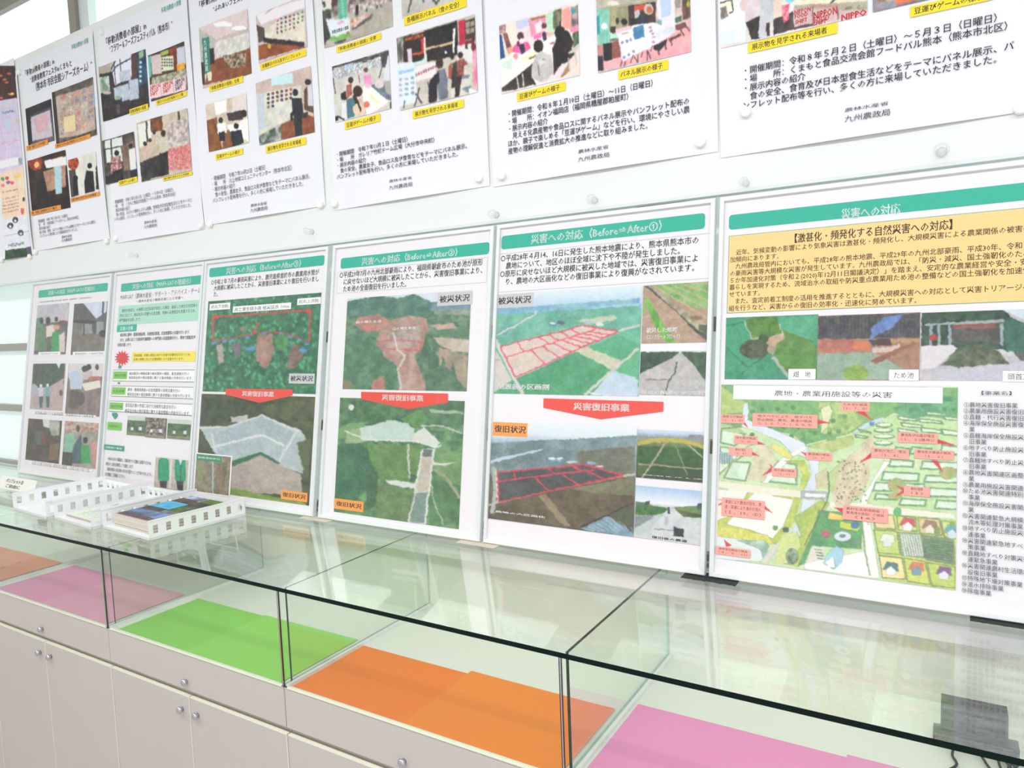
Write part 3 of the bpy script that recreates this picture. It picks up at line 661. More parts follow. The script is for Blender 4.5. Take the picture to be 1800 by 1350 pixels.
# ---- poster 4
s = poster(-2.066, -1.342, 0.468, 1.495, 5, 'white poster with photograph of visitors before a red post and easels')
s.zoom(550, 0, 5.806)
s.text('「移動消費者の部屋」in', (300, -560), (900, -700), bold=.008)
def art(c):
    c.bg((190, 182, 170), (176, 168, 156), 7); c.P([(100, -240), (820, -400), (820, 20), (110, 200)], (96, 84, 80), (190, 180, 176), 16); c.P([(105, -200), (200, -220), (200, 100), (110, 120)], (226, 222, 214)); 
    c.L([(115, 40), (135, 30), (125, 80)], 2, (40, 36, 40)); c.P([(200, -60), (260, -60), (262, 60), (205, 90)], (120, 60, 60), (60, 50, 54), 20)
    c.P([(110, 120), (190, 100), (200, 380), (125, 480)], (86, 84, 82), (54, 52, 56), 10); c.P([(262, -120), (352, -140), (350, 195), (272, 215)], (84, 172, 146), (96, 184, 158), 6)
    for (x, y, w, h) in ((380, 60, 80, 90), (470, 40, 100, 90), (590, 0, 110, 90), (700, -40, 60, 90)): c.P([(x, y), (x + w, y - 20), (x + w, y + h - 20), (x, y + h)], (232, 228, 224), (160, 130, 124), 40)
    c.E((455, 110), (18, 60), (40, 36, 40)); c.E((555, 105), (15, 22), (70, 90, 80)); c.P([(610, 70), (710, 50), (712, 80), (620, 100)], (60, 56, 58), (200, 196, 190), 60, hard=True)
    c.P([(390, 200), (560, 150), (600, 170), (420, 290)], (232, 224, 216), (200, 120, 90), 26); c.P([(400, 300), (620, 140), (600, 200), (420, 310)], (96, 88, 84)); c.P([(150, 200), (385, 190), (390, 340), (190, 380)], (226, 232, 238)); c.P([(190, 385), (385, 335), (388, 380), (190, 430)], (122, 186, 90)); c.E((365, 340), (18, 20), (180, 110, 80)); c.P([(255, 225), (330, 215), (330, 245), (260, 250)], (220, 130, 160), (226, 232, 238), 80, hard=True)
    c.L([(235, 445), (350, 405)], 2.4, (60, 56, 60)); c.grain(6)
s.photo((92, -250), (830, 275), art, cell=1.15)
s.text('農\n政\n局', (290, -40), (332, 160), 'teal_pale')
s.text('移動消費者の部屋', (205, 316), (372, 300), 'ink_black', bold=.02)
s.text('次', (122, 50), (152, 80), 'ink_black', bold=.02)
def art(c):
    c.bg((206, 202, 194), (192, 188, 180), 7); c.R(0, 0, 1, .45, (220, 216, 214), (150, 150, 150), 18); c.L([(1030, -60), (985, 135)], 2.2, (54, 52, 54)); c.L([(1210, -60), (1270, 50), (1320, -50)], 2.2, (54, 52, 54)); c.L([(1120, -60), (1145, 40)], 1.8, (80, 78, 80)); c.R(0, 0, 1, .3, (236, 234, 236)); c.grain(5)
s.photo((900, -320), (1574, -18), art, cell=1.2)
def art(c):
    c.bg((216, 212, 204), (204, 198, 190), 7); c.P([(205, 680), (790, 520), (795, 570), (205, 730)], (66, 60, 64), (110, 100, 100), 14)
    for (x, y, w, h) in ((220, 700, 110, 130), (330, 665, 90, 120), (425, 650, 90, 110), (560, 620, 170, 90), (640, 600, 90, 80)): c.P([(x, y), (x + w, y - 24), (x + w, y + h - 20), (x, y + h)], (236, 238, 240), (150, 150, 156), 50)
    c.P([(335, 680), (415, 660), (415, 690), (337, 710)], (180, 206, 236)); c.P([(750, 600), (800, 560), (800, 830), (735, 820)], (222, 222, 232)); c.P([(700, 560), (790, 530), (750, 700), (722, 690)], (80, 74, 76)); c.L([(740, 600), (690, 800)], 2, (60, 60, 66)); c.L([(475, 770), (485, 850)], 2, (90, 90, 96)); c.L([(215, 800), (240, 960)], 2.5, (80, 76, 80)); 
    c.P([(600, 880), (720, 830), (810, 870), (812, 1030), (760, 1020)], (122, 132, 148), (96, 108, 128), 8); c.E((690, 860), (50, 50), (222, 206, 206)); c.P([(740, 840), (800, 830), (812, 980), (760, 950)], (176, 170, 160))
    c.P([(525, 880), (600, 880), (785, 1040), (700, 1110), (560, 1180), (520, 1000)], (246, 244, 236)); c.P([(590, 950), (700, 1050), (660, 1070), (600, 1000)], (230, 234, 190)); 
    c.E((550, 715), (22, 28), (110, 70, 66)); c.P([(525, 770), (600, 765), (612, 860), (560, 880), (530, 840)], (244, 150, 196)); c.E((572, 880), (32, 26), (240, 190, 206)); 
    c.E((392, 820), (28, 34), (70, 44, 40)); c.P([(350, 870), (400, 860), (410, 960), (350, 1020)], (190, 110, 96), (150, 80, 70), 40); c.P([(290, 960), (345, 930), (350, 1020), (300, 1020)], (44, 40, 42)); 
    c.P([(350, 1020), (430, 990), (460, 1080), (430, 1190), (360, 1215)], (86, 126, 140), (72, 110, 126), 10); c.E((465, 935), (50, 58), (62, 38, 34)); c.P([(410, 980), (440, 960), (500, 1120), (470, 1140)], (62, 38, 34)); c.E((480, 1120), (68, 66), (232, 200, 176)); c.E((560, 1070), (32, 34), (226, 120, 100)); c.E((490, 1030), (16, 26), (222, 170, 150)); c.P([(445, 1010), (470, 1020), (505, 1130), (490, 1145)], (54, 40, 36))
    c.P([(222, 1240), (222, 1195), (260, 1185), (270, 1230)], (34, 34, 38)); c.L([(260, 1190), (330, 1225)], 3, (60, 60, 64)); c.P([(300, 1050), (345, 1040), (350, 1210), (300, 1200)], (226, 228, 230)); c.P([(795, 1050), (815, 1040), (816, 1110), (798, 1115)], (90, 86, 90))
s.photo((207, 684), (815, 1112), art, cell=1.05, warp=.9)
def art(c):
    c.bg((208, 200, 188), (196, 188, 176), 8); c.P([(868, 395), (950, 375), (950, 640), (880, 660)], (190, 190, 178), (90, 84, 84), 16); c.P([(940, 385), (1145, 330), (1170, 640), (940, 640)], (50, 34, 34)); c.P([(950, 395), (1140, 345), (1140, 380), (955, 430)], (196, 110, 40), (70, 40, 34), 30); c.P([(1025, 550), (1160, 525), (1160, 545), (1030, 575)], (226, 90, 60)); c.P([(1115, 400), (1160, 390), (1165, 540), (1120, 540)], (210, 50, 50)); c.P([(975, 510), (1020, 500), (1030, 650), (985, 655)], (220, 206, 216))
    c.P([(1145, 325), (1480, 215), (1490, 560), (1170, 640)], (34, 28, 30), (46, 38, 40), 8); c.P([(1140, 385), (1160, 385), (1175, 650), (1150, 650)], (226, 222, 214)); c.P([(1165, 495), (1435, 425), (1435, 445), (1168, 520)], (220, 196, 150)); c.P([(1435, 300), (1462, 290), (1450, 540), (1432, 545)], (240, 240, 236)); c.E((1365, 540), (14, 14), (246, 246, 246))
    c.P([(1490, 220), (1560, 200), (1560, 450), (1500, 470)], (206, 44, 76), (180, 34, 60), 10); c.P([(1560, 215), (1668, 180), (1668, 400), (1560, 410)], (70, 46, 44)); 
    for (x, y) in ((1565, 235), (1615, 222), (1565, 300), (1615, 290)): c.P([(x, y), (x + 44, y - 12), (x + 44, y + 44), (x, y + 54)], (160, 156, 140)); 
    c.P([(1560, 420), (1668, 400), (1668, 470), (1560, 490)], (120, 40, 50)); c.P([(1480, 470), (1680, 440), (1690, 640), (1480, 650)], (228, 226, 224)); c.P([(1560, 460), (1585, 455), (1590, 500), (1560, 500)], (50, 46, 46))
    c.P([(880, 655), (1045, 640), (1085, 1040), (900, 1100)], (222, 234, 244)); c.P([(888, 735), (1045, 700), (1045, 730), (890, 770)], (160, 200, 232)); 
    for k in range(12): c.E((910 + 60 * (k % 3), 820 - 10 * (k % 3) + 52 * (k // 3)), (20, 14), (120, 130, 150), (200, 206, 210), 60)
    c.P([(1050, 640), (1170, 600), (1172, 640), (1052, 680)], (196, 226, 222)); c.P([(1050, 690), (1265, 630), (1265, 780), (1070, 840)], (238, 226, 226)); 
    for k in range(9): c.E((1070 + 24 * k, 770 - 11 * k), (11, 16), random.choice([(150, 110, 110), (200, 90, 100), (120, 120, 130)]))
    c.L([(1100, 900), (1050, 1090)], 2.4, (60, 60, 66)); c.L([(1060, 960), (1125, 1065)], 2.4, (60, 60, 66)); c.L([(950, 1030), (940, 1110)], 2.4, (60, 60, 66)); c.L([(1180, 840), (1200, 900)], 2, (60, 60, 66))
    c.P([(1410, 870), (1520, 690), (1640, 760), (1600, 960), (1420, 1000)], (216, 208, 196)); c.P([(1505, 775), (1620, 765), (1600, 800), (1520, 810)], (110, 130, 150)); c.P([(1530, 900), (1620, 880), (1610, 960), (1540, 920)], (110, 130, 150))
    c.P([(1200, 830), (1260, 760), (1280, 760), (1270, 1040), (1190, 1055)], (40, 36, 42)); c.P([(1280, 720), (1350, 700), (1380, 800), (1385, 1000), (1300, 1030), (1265, 850)], (122, 124, 140), (104, 106, 124), 10); c.E((1300, 645), (38, 58), (64, 42, 40)); c.P([(1250, 780), (1290, 730), (1300, 840), (1240, 900)], (30, 30, 32)); c.P([(1190, 920), (1260, 880), (1280, 1000), (1190, 1050)], (34, 30, 36))
    c.E((1425, 580), (22, 26), (44, 38, 38)); c.P([(1390, 680), (1420, 640), (1440, 820), (1390, 800)], (170, 90, 60)); c.P([(1430, 650), (1480, 620), (1490, 760), (1450, 900), (1420, 900)], (60, 70, 60), (44, 50, 46), 10); c.E((1512, 565), (28, 34), (60, 40, 40)); c.P([(1475, 625), (1545, 600), (1590, 660), (1545, 680), (1550, 780), (1480, 775)], (180, 100, 90), (120, 60, 60), 60); c.P([(1460, 775), (1530, 770), (1500, 980), (1455, 995)], (58, 42, 42))
    c.P([(1640, 500), (1680, 480), (1690, 930), (1640, 850)], (240, 170, 190), (226, 120, 150), 30); c.E((1650, 480), (26, 40), (110, 40, 50)); c.P([(1595, 900), (1690, 940), (1690, 980), (1600, 970)], (246, 244, 246))
s.photo((868, 395), (1692, 942), art, cell=1.0, warp=.9)
caption(s, (248, 484), (710, 402), '「移動消費者の部屋」全景'); caption(s, (943, 182), (1575, 72), '各種展示パネル（食の安全）'); caption(s, (331, 1250), (702, 1240), '豆運びゲームの様子'); caption(s, (1028, 1138), (1550, 1098), '展示物を見学される来場者')
s.zoom(560, 80, 4.5)
s.para(['・開催期間　令和７年11月１日（土曜日）', '・場　　所　ガレリア竹町ドーム広場（大分市中央町）', '・展示内容の紹介', '　食の安全、農業女子、食品ロス及び食育などをテーマにパネル展示、', 'パンフレット配布等を行い、多くの方に来場していただきました。'], (143, 845), (146, 1062), (1182, 840), 3)
s.text('農林水産省', (570, 1066), (748, 1058)); s.text('九州農政局', (570, 1112), (755, 1116))

# ---- poster 5
s = poster(-1.330, -0.574, 0.462, 1.490, 6, 'white poster with photographs of a bean game table and a pink-floored panel row')
s.zoom(850, 0, 7.5)
def art(c):
    c.bg((240, 226, 222), (232, 214, 210), 6); c.P([(210, 340), (300, 330), (300, 440), (210, 450)], (206, 176, 176), (150, 110, 110), 20); c.P([(300, 345), (430, 300), (450, 560), (330, 600)], (246, 226, 216)); c.P([(430, 290), (600, 245), (605, 350), (450, 390)], (206, 206, 236)); c.P([(600, 250), (830, 205), (830, 420), (640, 500)], (236, 176, 196), (226, 140, 170), 12); c.P([(690, 330), (780, 270), (780, 420), (700, 440)], (244, 226, 236)); c.P([(640, 250), (830, 205), (830, 240), (640, 280)], (170, 120, 90))
    c.P([(825, 190), (950, 150), (930, 500), (860, 440)], (196, 226, 200)); c.P([(930, 160), (1040, 120), (1040, 380), (930, 400)], (140, 130, 100), (80, 100, 70), 16); c.P([(1040, 150), (1150, 90), (1170, 380), (1060, 400)], (244, 160, 150)); c.P([(1160, 100), (1275, 70), (1275, 420), (1170, 430)], (216, 176, 176), (110, 100, 110), 22); c.E((1200, 150), (34, 40), (60, 160, 160)); c.P([(1150, 380), (1275, 330), (1275, 420), (1160, 440)], (244, 140, 170)); c.P([(1190, 450), (1280, 410), (1280, 570), (1200, 640)], (96, 120, 90), (60, 84, 60), 12)
    c.P([(215, 460), (245, 450), (290, 760), (225, 790)], (40, 84, 140)); c.P([(260, 450), (320, 440), (380, 640), (330, 700)], (150, 96, 90), (110, 70, 70), 12); c.P([(320, 640), (380, 600), (400, 700), (340, 730)], (240, 160, 130))
    c.P([(225, 800), (650, 620), (920, 490), (990, 500), (960, 640), (700, 800), (250, 1150)], (246, 242, 232)); c.P([(230, 840), (380, 770), (470, 830), (300, 960)], (206, 226, 216), (240, 240, 236), 14); c.P([(500, 790), (720, 660), (700, 740), (560, 820)], (240, 238, 196)); c.P([(360, 700), (490, 655), (500, 780), (400, 820)], (250, 240, 244)); c.E((430, 750), (36, 40), (236, 150, 150))
    c.P([(385, 640), (460, 560), (600, 560), (635, 640), (520, 720), (390, 690)], (240, 110, 170), (230, 96, 156), 10); c.P([(470, 600), (540, 580), (560, 690), (510, 725)], (54, 48, 74)); c.E((497, 480), (48, 54), (84, 50, 44)); c.E((515, 545), (30, 34), (240, 240, 244)); c.P([(445, 560), (475, 540), (480, 620), (460, 620)], (80, 46, 40))
    c.P([(665, 480), (770, 430), (780, 500), (680, 530)], (244, 120, 180)); c.E((812, 350), (36, 38), (90, 56, 50)); c.E((815, 405), (26, 26), (246, 210, 210)); c.P([(780, 440), (835, 430), (845, 530), (800, 555)], (70, 50, 84)); c.P([(835, 430), (960, 440), (900, 480), (850, 490)], (250, 170, 170))
    c.P([(820, 540), (950, 500), (985, 560), (830, 660)], (248, 248, 244)); c.P([(880, 580), (940, 555), (950, 575), (890, 600)], (180, 110, 96)); c.P([(600, 775), (690, 730), (700, 745), (620, 790)], (140, 84, 70)); c.E((735, 615), (66, 84), (44, 40, 36), (34, 32, 30), 9)
    c.P([(250, 1165), (660, 840), (640, 1000), (700, 1120), (250, 1215)], (66, 58, 54), (50, 46, 44), 6); c.L([(445, 1010), (470, 1170)], 2.4, (206, 200, 190)); c.L([(520, 970), (540, 1160)], 2.4, (206, 200, 190))
    c.P([(700, 720), (790, 690), (900, 740), (930, 960), (840, 1080), (750, 1080), (640, 1020), (640, 900)], (206, 198, 198), (192, 184, 186), 8); c.P([(770, 780), (820, 760), (830, 830), (760, 870), (720, 800)], (222, 216, 216)); c.L([(730, 860), (745, 1000)], 2, (120, 112, 116)); c.E((800, 790), (22, 16), (150, 146, 140))
    c.P([(1000, 380), (1130, 420), (1200, 560), (1140, 820), (1040, 850), (940, 990), (920, 640), (960, 560)], (34, 28, 28), (44, 36, 36), 6); c.E((1020, 440), (72, 90), (30, 26, 26)); c.L([(1025, 290), (1030, 380)], 2.4, (50, 40, 40))
    c.P([(1130, 700), (1280, 590), (1260, 660), (1150, 760)], (206, 200, 190)); c.P([(1140, 720), (1220, 700), (1200, 770), (1140, 780)], (60, 60, 60)); c.P([(860, 1070), (1030, 960), (1160, 780), (1280, 660), (1280, 990)], (236, 214, 206)); c.P([(1030, 1020), (1140, 830), (1150, 940), (1050, 1030)], (170, 130, 96)); c.L([(870, 1080), (1010, 980), (1085, 850)], 4, (226, 226, 230)); c.L([(1130, 770), (1155, 970)], 2.2, (190, 190, 196)); c.L([(1220, 700), (1240, 860)], 2.2, (190, 190, 196))
s.photo((212, 342), (1282, 1000), art, cell=0.95, warp=.9)
caption(s, (410, -120), (900, -150), '豆運びゲームの様子'); caption(s, (445, 1230), (1095, 1200), '豆運びゲームの様子')
s.zoom(1030, 0, 8.182)
def art(c):
    c.bg((222, 196, 190), (208, 184, 180), 6); c.P([(150, -200), (1515, -300), (1515, -40), (160, 130)], (196, 190, 172), (180, 176, 160), 8); c.E((400, 60), (90, 40), (226, 222, 206)); c.P([(165, 130), (1030, -10), (1030, 60), (165, 180)], (170, 164, 140)); c.P([(350, 130), (620, 90), (620, 400), (350, 440)], (176, 170, 130), (140, 140, 110), 14)
    c.P([(610, 90), (1010, 30), (1010, 320), (620, 400)], (60, 44, 46), (80, 60, 56), 10); c.P([(700, 90), (870, 60), (870, 150), (700, 160)], (206, 84, 60)); c.E((910, 140), (70, 80), (206, 190, 180)); c.E((920, 150), (40, 50), (200, 110, 84)); c.P([(700, 160), (770, 150), (780, 260), (710, 270)], (190, 190, 196)); c.P([(760, 240), (830, 190), (900, 260), (880, 360), (720, 370)], (46, 50, 66)); c.E((680, 310), (50, 40), (34, 30, 34)); c.E((560, 320), (44, 50), (40, 34, 36)); c.E((460, 310), (24, 50), (48, 40, 44)); c.P([(350, 400), (440, 380), (430, 500), (360, 470)], (70, 46, 50))
    c.P([(1025, -100), (1280, -140), (1290, 400), (1040, 380)], (236, 226, 240)); c.P([(1070, -60), (1225, -90), (1225, 230), (1090, 260)], (190, 206, 240)); c.P([(1285, -60), (1370, -80), (1370, 120), (1290, 130)], (150, 150, 140)); c.P([(1380, -60), (1515, -100), (1515, 260), (1400, 300)], (150, 96, 84), (90, 70, 60), 16); c.E((1480, 70), (30, 50), (170, 170, 60)); c.P([(1285, 260), (1380, 230), (1390, 310), (1290, 330)], (80, 110, 96)); c.P([(1285, 360), (1440, 330), (1460, 420), (1300, 440)], (120, 70, 76)); c.P([(1010, 300), (1100, 290), (1090, 430), (990, 440)], (130, 170, 160))
    c.P([(170, 130), (340, 140), (350, 640), (250, 670), (185, 640)], (140, 206, 186), (124, 192, 172), 6); c.P([(165, 240), (205, 230), (210, 500), (170, 520)], (46, 150, 160)); c.E((275, 390), (44, 50), (240, 240, 240)); c.P([(170, 660), (260, 650), (260, 820), (175, 830)], (190, 130, 130)); c.P([(175, 820), (255, 810), (260, 1020), (175, 1035)], (52, 42, 56)); c.P([(260, 640), (380, 620), (390, 870), (265, 890)], (34, 30, 34)); c.P([(380, 620), (500, 580), (510, 830), (385, 860)], (150, 84, 76)); c.P([(350, 500), (490, 560), (500, 600), (360, 600)], (110, 120, 110)); c.P([(350, 490), (450, 480), (480, 560), (360, 560)], (196, 226, 210))
    c.P([(260, 900), (560, 830), (1515, 360), (1515, 760), (270, 1000)], (240, 160, 170), (244, 176, 180), 5); c.P([(980, 660), (1180, 560), (1160, 640), (1060, 740), (980, 720)], (46, 42, 46)); c.L([(1040, 700), (1060, 800)], 2, (60, 50, 56)); c.L([(1220, 560), (1240, 660)], 2, (60, 50, 56)); c.L([(1140, 600), (1160, 720)], 2, (60, 50, 56)); c.P([(1190, 560), (1370, 480), (1380, 520), (1200, 600)], (110, 66, 66)); c.L([(1350, 400), (1420, 520)], 2, (90, 60, 66)); c.L([(1420, 340), (1500, 460)], 2, (90, 60, 66))
    c.P([(445, 440), (680, 370), (720, 360), (1010, 330), (1290, 470), (900, 710), (720, 790), (540, 890)], (240, 232, 244)); c.P([(445, 430), (640, 370), (680, 420), (470, 480)], (240, 190, 206))
    c.P([(680, 410), (830, 360), (850, 540), (700, 580)], (86, 140, 176), (70, 124, 164), 6); 
    for (x, y) in ((530, 620), (600, 600), (650, 580), (560, 830), (630, 790), (690, 750)): c.E((x, y), (20, 24), (130, 140, 176))
    for (x, y) in ((930, 400), (940, 450), (965, 490), (985, 540), (975, 610)): c.E((x, y), (26, 17), (180, 140, 160))
    c.P([(520, 490), (610, 460), (612, 480), (525, 510)], (196, 150, 120)); c.P([(990, 460), (1090, 430), (1110, 550), (1020, 590)], (226, 226, 240)); c.P([(1110, 420), (1270, 400), (1290, 460), (1130, 530)], (214, 222, 240))
    for q in ([(530, 880), (505, 970)], [(575, 890), (560, 960)], [(690, 800), (645, 910)], [(700, 820), (755, 910)], [(755, 790), (750, 910)], [(890, 730), (890, 880)], [(895, 740), (940, 860)], [(820, 760), (805, 830)], [(965, 660), (935, 750)]): c.L(q, 2, (96, 70, 80))
s.photo((150, -330), (1518, 750), art, cell=0.95, warp=.9)
caption(s, (472, 1024), (1193, 998), 'パネル展示の様子')
s.zoom(850, 0, 3.375)
s.para(['・開催期間：令和８年１月10日（土曜日）～11日（日曜日）', '・場　　所：イオン福岡店（福岡県糟屋郡粕屋町）', '・展示内容の紹介', '　見える化農産物や食品ロスに関するパネル展示やパンフレット配布の', 'ほか、親子で楽しめる「豆運びゲーム」などを行い、環境にやさしい農', '産物の理解促進と消費拡大の推進などに取り組みました。'], (141, 662), (148, 918), (1222, 608), 3)
s.text('農林水産省', (568, 892), (748, 884)); s.text('九州農政局', (568, 936), (754, 934))

# ---- poster 6
s = poster(-0.567, 0.176, 0.443, 1.470, 7, 'rightmost white poster with large date lettering and red-lettered boxes photograph')
s.zoom(1250, 0, 5.806)
def art(c):
    c.bg((232, 226, 222), (222, 214, 210), 6); c.P([(95, -300), (350, -340), (360, 420), (105, 470)], (240, 240, 246), (228, 232, 244), 5); c.P([(100, 30), (220, 0), (240, 120), (190, 150), (170, 60), (100, 80)], (236, 238, 200)); c.L([(95, 40), (215, 5), (232, 120), (190, 140)], 2.4, (60, 64, 60)); c.P([(100, 90), (160, 70), (180, 170), (108, 210)], (160, 150, 140), (120, 110, 104), 10); c.P([(105, 330), (240, 300), (250, 440), (115, 470)], (224, 232, 244))
    c.P([(350, -60), (480, -80), (530, 60), (500, 170), (440, 215), (350, 225)], (226, 208, 214), (214, 198, 206), 8); c.E((330, 60), (34, 60), (222, 196, 196)); c.P([(355, 235), (520, 150), (500, 260), (480, 340), (510, 395), (415, 410), (385, 310)], (52, 46, 48)); c.P([(510, 0), (640, -20), (660, 160), (620, 240), (560, 380), (490, 390), (490, 300)], (206, 206, 212), (190, 192, 200), 10); c.P([(565, 240), (600, 230), (600, 370), (570, 380)], (60, 50, 54)); c.P([(640, -20), (720, -40), (730, 180), (640, 210)], (228, 206, 190)); c.P([(640, 200), (840, 120), (850, 300), (640, 360)], (90, 76, 72), (60, 52, 54), 14); c.P([(640, 210), (700, 190), (690, 340), (640, 350)], (60, 50, 56))
    c.P([(720, 60), (800, 40), (800, 200), (740, 240)], (230, 150, 160), (214, 84, 110), 60, hard=True); c.P([(720, -30), (860, -60), (870, 0), (800, 40)], (140, 206, 220)); c.P([(850, 30), (1600, -140), (1600, 60), (850, 90)], (236, 230, 206), (226, 206, 186), 10); c.L([(1200, 60), (1280, -10)], 3, (70, 66, 66))
    c.P([(845, 75), (1600, 30), (1600, 160), (850, 300)], (216, 190, 186), (206, 176, 176), 8); c.P([(850, 60), (1600, 20), (1600, 110), (850, 95)], (176, 168, 150)); 
    c.L([(1035, 70), (1045, 270)], 2, (120, 90, 90)); c.L([(1290, 60), (1300, 210)], 2, (120, 90, 90)); c.P([(1035, 60), (1290, 60), (1290, 78), (1035, 80)], (200, 130, 130)); c.P([(1330, 85), (1590, 60), (1590, 92), (1332, 115)], (130, 124, 100), (176, 168, 150), 60, hard=True); c.P([(850, 280), (1050, 240), (1050, 270), (850, 305)], (100, 70, 70))
s.photo((95, -330), (1600, 156), art, cell=1.0, warp=.9)
for (t, tl, br) in (('NIPPON', (852, 128), (1018, 100)), ('FOOD', (855, 172), (990, 150)), ('SHIFT', (860, 228), (985, 206)), ('NIPPON', (1048, 148), (1292, 130)), ('FOOD', (1050, 205), (1210, 190)), ('SHIFT', (1050, 245), (1180, 224)), ('NIPPO', (1332, 175), (1590, 145))):
    s.text(t, (tl[0], tl[1] - 18), (br[0], br[1] + 18), 'callout_red', bold=.03)
def art(c):
    c.bg((150, 140, 150), (120, 112, 124), 8); c.P([(1660, 0), (2800, -400), (2800, -100), (1800, 60)], (206, 196, 176), (150, 110, 90), 12); c.P([(1860, -10), (2000, -60), (2100, 0), (1900, 70)], (224, 120, 90)); c.E((1800, 60), (90, 40), (150, 150, 160))
s.photo((1655, -500), (3060, -190), art, cell=1.4)
caption(s, (378, 446), (1293, 345), '展示物を見学される来場者')
s.zoom(1500, 0, 6)
caption(s, (602, 84), (1475, 0), '豆運びゲームの様子')
s.zoom(1250, 0, 3.273)
s.para(['・開催期間：令和８年５月２日（土曜日）～５月３日（日曜日）', '・場　　所：くまもと食品交流会館フードパル熊本（熊本市北区）', '・展示内容の紹介', '　食の安全、食育及び日本型食生活などをテーマにパネル展示、パ', 'ンフレット配布等を行い、多くの方に来場していただきました。'], (174, 392), (186, 634), (1742, 290), 3)
s.text('農林水産省', (772, 628), (1022, 608)); s.text('九州農政局', (772, 672), (1032, 668))
# ------------------------------------------------------------------ framed panels leaning against the board
LEAN = 9.0
FH = 1.051
def framed(x0, x1, label):
    t = math.radians(LEAN)
    s = Sheet((x0, Y_BASE, Z_TOP + 0.002), LEAN)
    s.root = empty('framed_panel', P3((x0 + x1) / 2, Y_BASE, Z_TOP + 0.002), label, 'framed poster', 'framed panels leaning in a row on the glass counter')
    w = x1 - x0; s.width = w; R_, D0, D1 = 0.013, -0.010, 0.009
    def prism(name, quad, m, label=None):
        """mitred rail: quad = outer a,b then inner b,a"""
        out = []
        for hgt, ins in ((D0, 0), (D1 - .002, 0), (D1, 0.15)):
            q = np.array(quad, float)
            c = q.mean(0)
            if ins: q = q * 1.0; q[:2] += (q[[3, 2]] - q[:2]) * ins; q[2:] += (q[[1, 0]] - q[2:]) * ins * .6
            out.append(s.world(q, hgt))
        V = np.concatenate(out); F = [(3, 2, 1, 0), (8, 9, 10, 11)]
        for k in range(2):
            for i in range(4): j = (i + 1) % 4; F.append((4 * k + i, 4 * k + j, 4 * k + 4 + j, 4 * k + 4 + i))
        o0 = np.array(parent_world(s.root)); V = V + np.array([0, 0, EYE]) - o0
        me = bpy.data.meshes.new(name); me.from_pydata(V.tolist(), [], F); me.materials.append(M[m]); me.update()
        return link(name, me, s.root, label=label)
    a, b, c, d = (0, 0), (w, 0), (w, FH), (0, FH)
    A, B, C_, D = (R_, R_), (w - R_, R_), (w - R_, FH - R_), (R_, FH - R_)
    prism('frame_rail', [a, b, B, A], 'alu_w'); prism('frame_rail', [b, c, C_, B], 'alu'); prism('frame_rail', [c, d, D, C_], 'alu'); prism('frame_rail', [d, a, A, D], 'alu')
    s.mesh('backing_board', [a, b, c, d], [(0, 1, 2, 3)], M['felt'], D0)
    s.mesh('printed_sheet', [A, B, C_, D], [(0, 1, 2, 3)], M['sheet'], 0.0)
    s.mesh('acrylic_cover', [A, B, C_, D], [(0, 1, 2, 3)], M['acrylic'], 0.0072)
    s.layer = -2
    return s
Sheet.next = lambda s: (setattr(s, 'layer', s.layer + 1) or (0.0006 + s.layer * (0.00012 if s.wave else 0.00009)))

def arrow(s, pts, tl, br):
    s.poly('red_arrow', pts, 'red'); s.text('災害復旧事業', tl, br, 'ink_white', bold=.03)
G1, G2, G3 = (74, 118, 84), (52, 92, 66), (110, 150, 100)

# ---- panel 6 (largest, right)
s = framed(-0.567, 0.196, 'framed panel with tan text box and painted disaster map, rightmost in row')
s.zoom(1240, 320, 3.214)
uvr = lambda x, y: s.uv((x, y))
def rrect(s, name, u0, v0, u1, v1, m, r):
    pts = []
    for (cx, cy, a0) in ((u1 - r, v1 - r, 0), (u0 + r, v1 - r, 90), (u0 + r, v0 + r, 180), (u1 - r, v0 + r, 270)):
        for k in range(5): t = math.radians(a0 + k * 22.5); pts.append((cx + r * math.cos(t), cy + r * math.sin(t)))
    return s.gridpoly(name, pts, M[m])
va = uvr(140, 187)[1]; vb = uvr(140, 270)[1]
rrect(s, 'title_band', uvr(133, 230)[0], vb, 0.728, va, 'teal', 0.009)
s.text('災害への対応', (768, 152), (1102, 182), 'ink_white', bold=.02)
ua, vt = uvr(133, 305); vb = uvr(125, 742)[1]
s.gridpoly('text_box', [(ua, vb), (0.733, vb), (0.733, vt), (ua, vt)], M['teal_line'])
s.gridpoly('text_box', [(ua + .0015, vb + .0015), (0.7315, vb + .0015), (0.7315, vt - .0015), (ua + .0015, vt - .0015)], M['tan'])
s.text('【激甚化・頻発化する自然災害への対応】', (505, 292), (1395, 268), 'ink_brown', bold=.02)
s.para(['　近年、気候変動の影響により気象災害は激甚化・頻発化し、大規模災害による農業関係の被害は増', '加傾向にあります。', '　九州農政局管内においても、平成28年の熊本地震、平成29年の九州北部豪雨、平成30年、令和２年', 'の豪雨災害等大規模な災害が発生しています。九州農政局では、「防災・減災、国土強靭化のため', '５か年加速化対策（令和２(2020)年12月11日閣議決定）」を踏まえ、安定的な農業経営や安全・安心', '暮らしを実現するため、流域治水の取組や防災重点農業用ため池の整備などの国土強靭化を加速化', 'せています。', '　また、査定前着工制度の活用を推進するとともに、大規模災害への対応として災害トリアージの', '組を行うなど、災害からの復旧の効率化・迅速化に努めています。'], (140, 385), (133, 730), (1193, 700), 8, 'ink_brown', fill=.82)
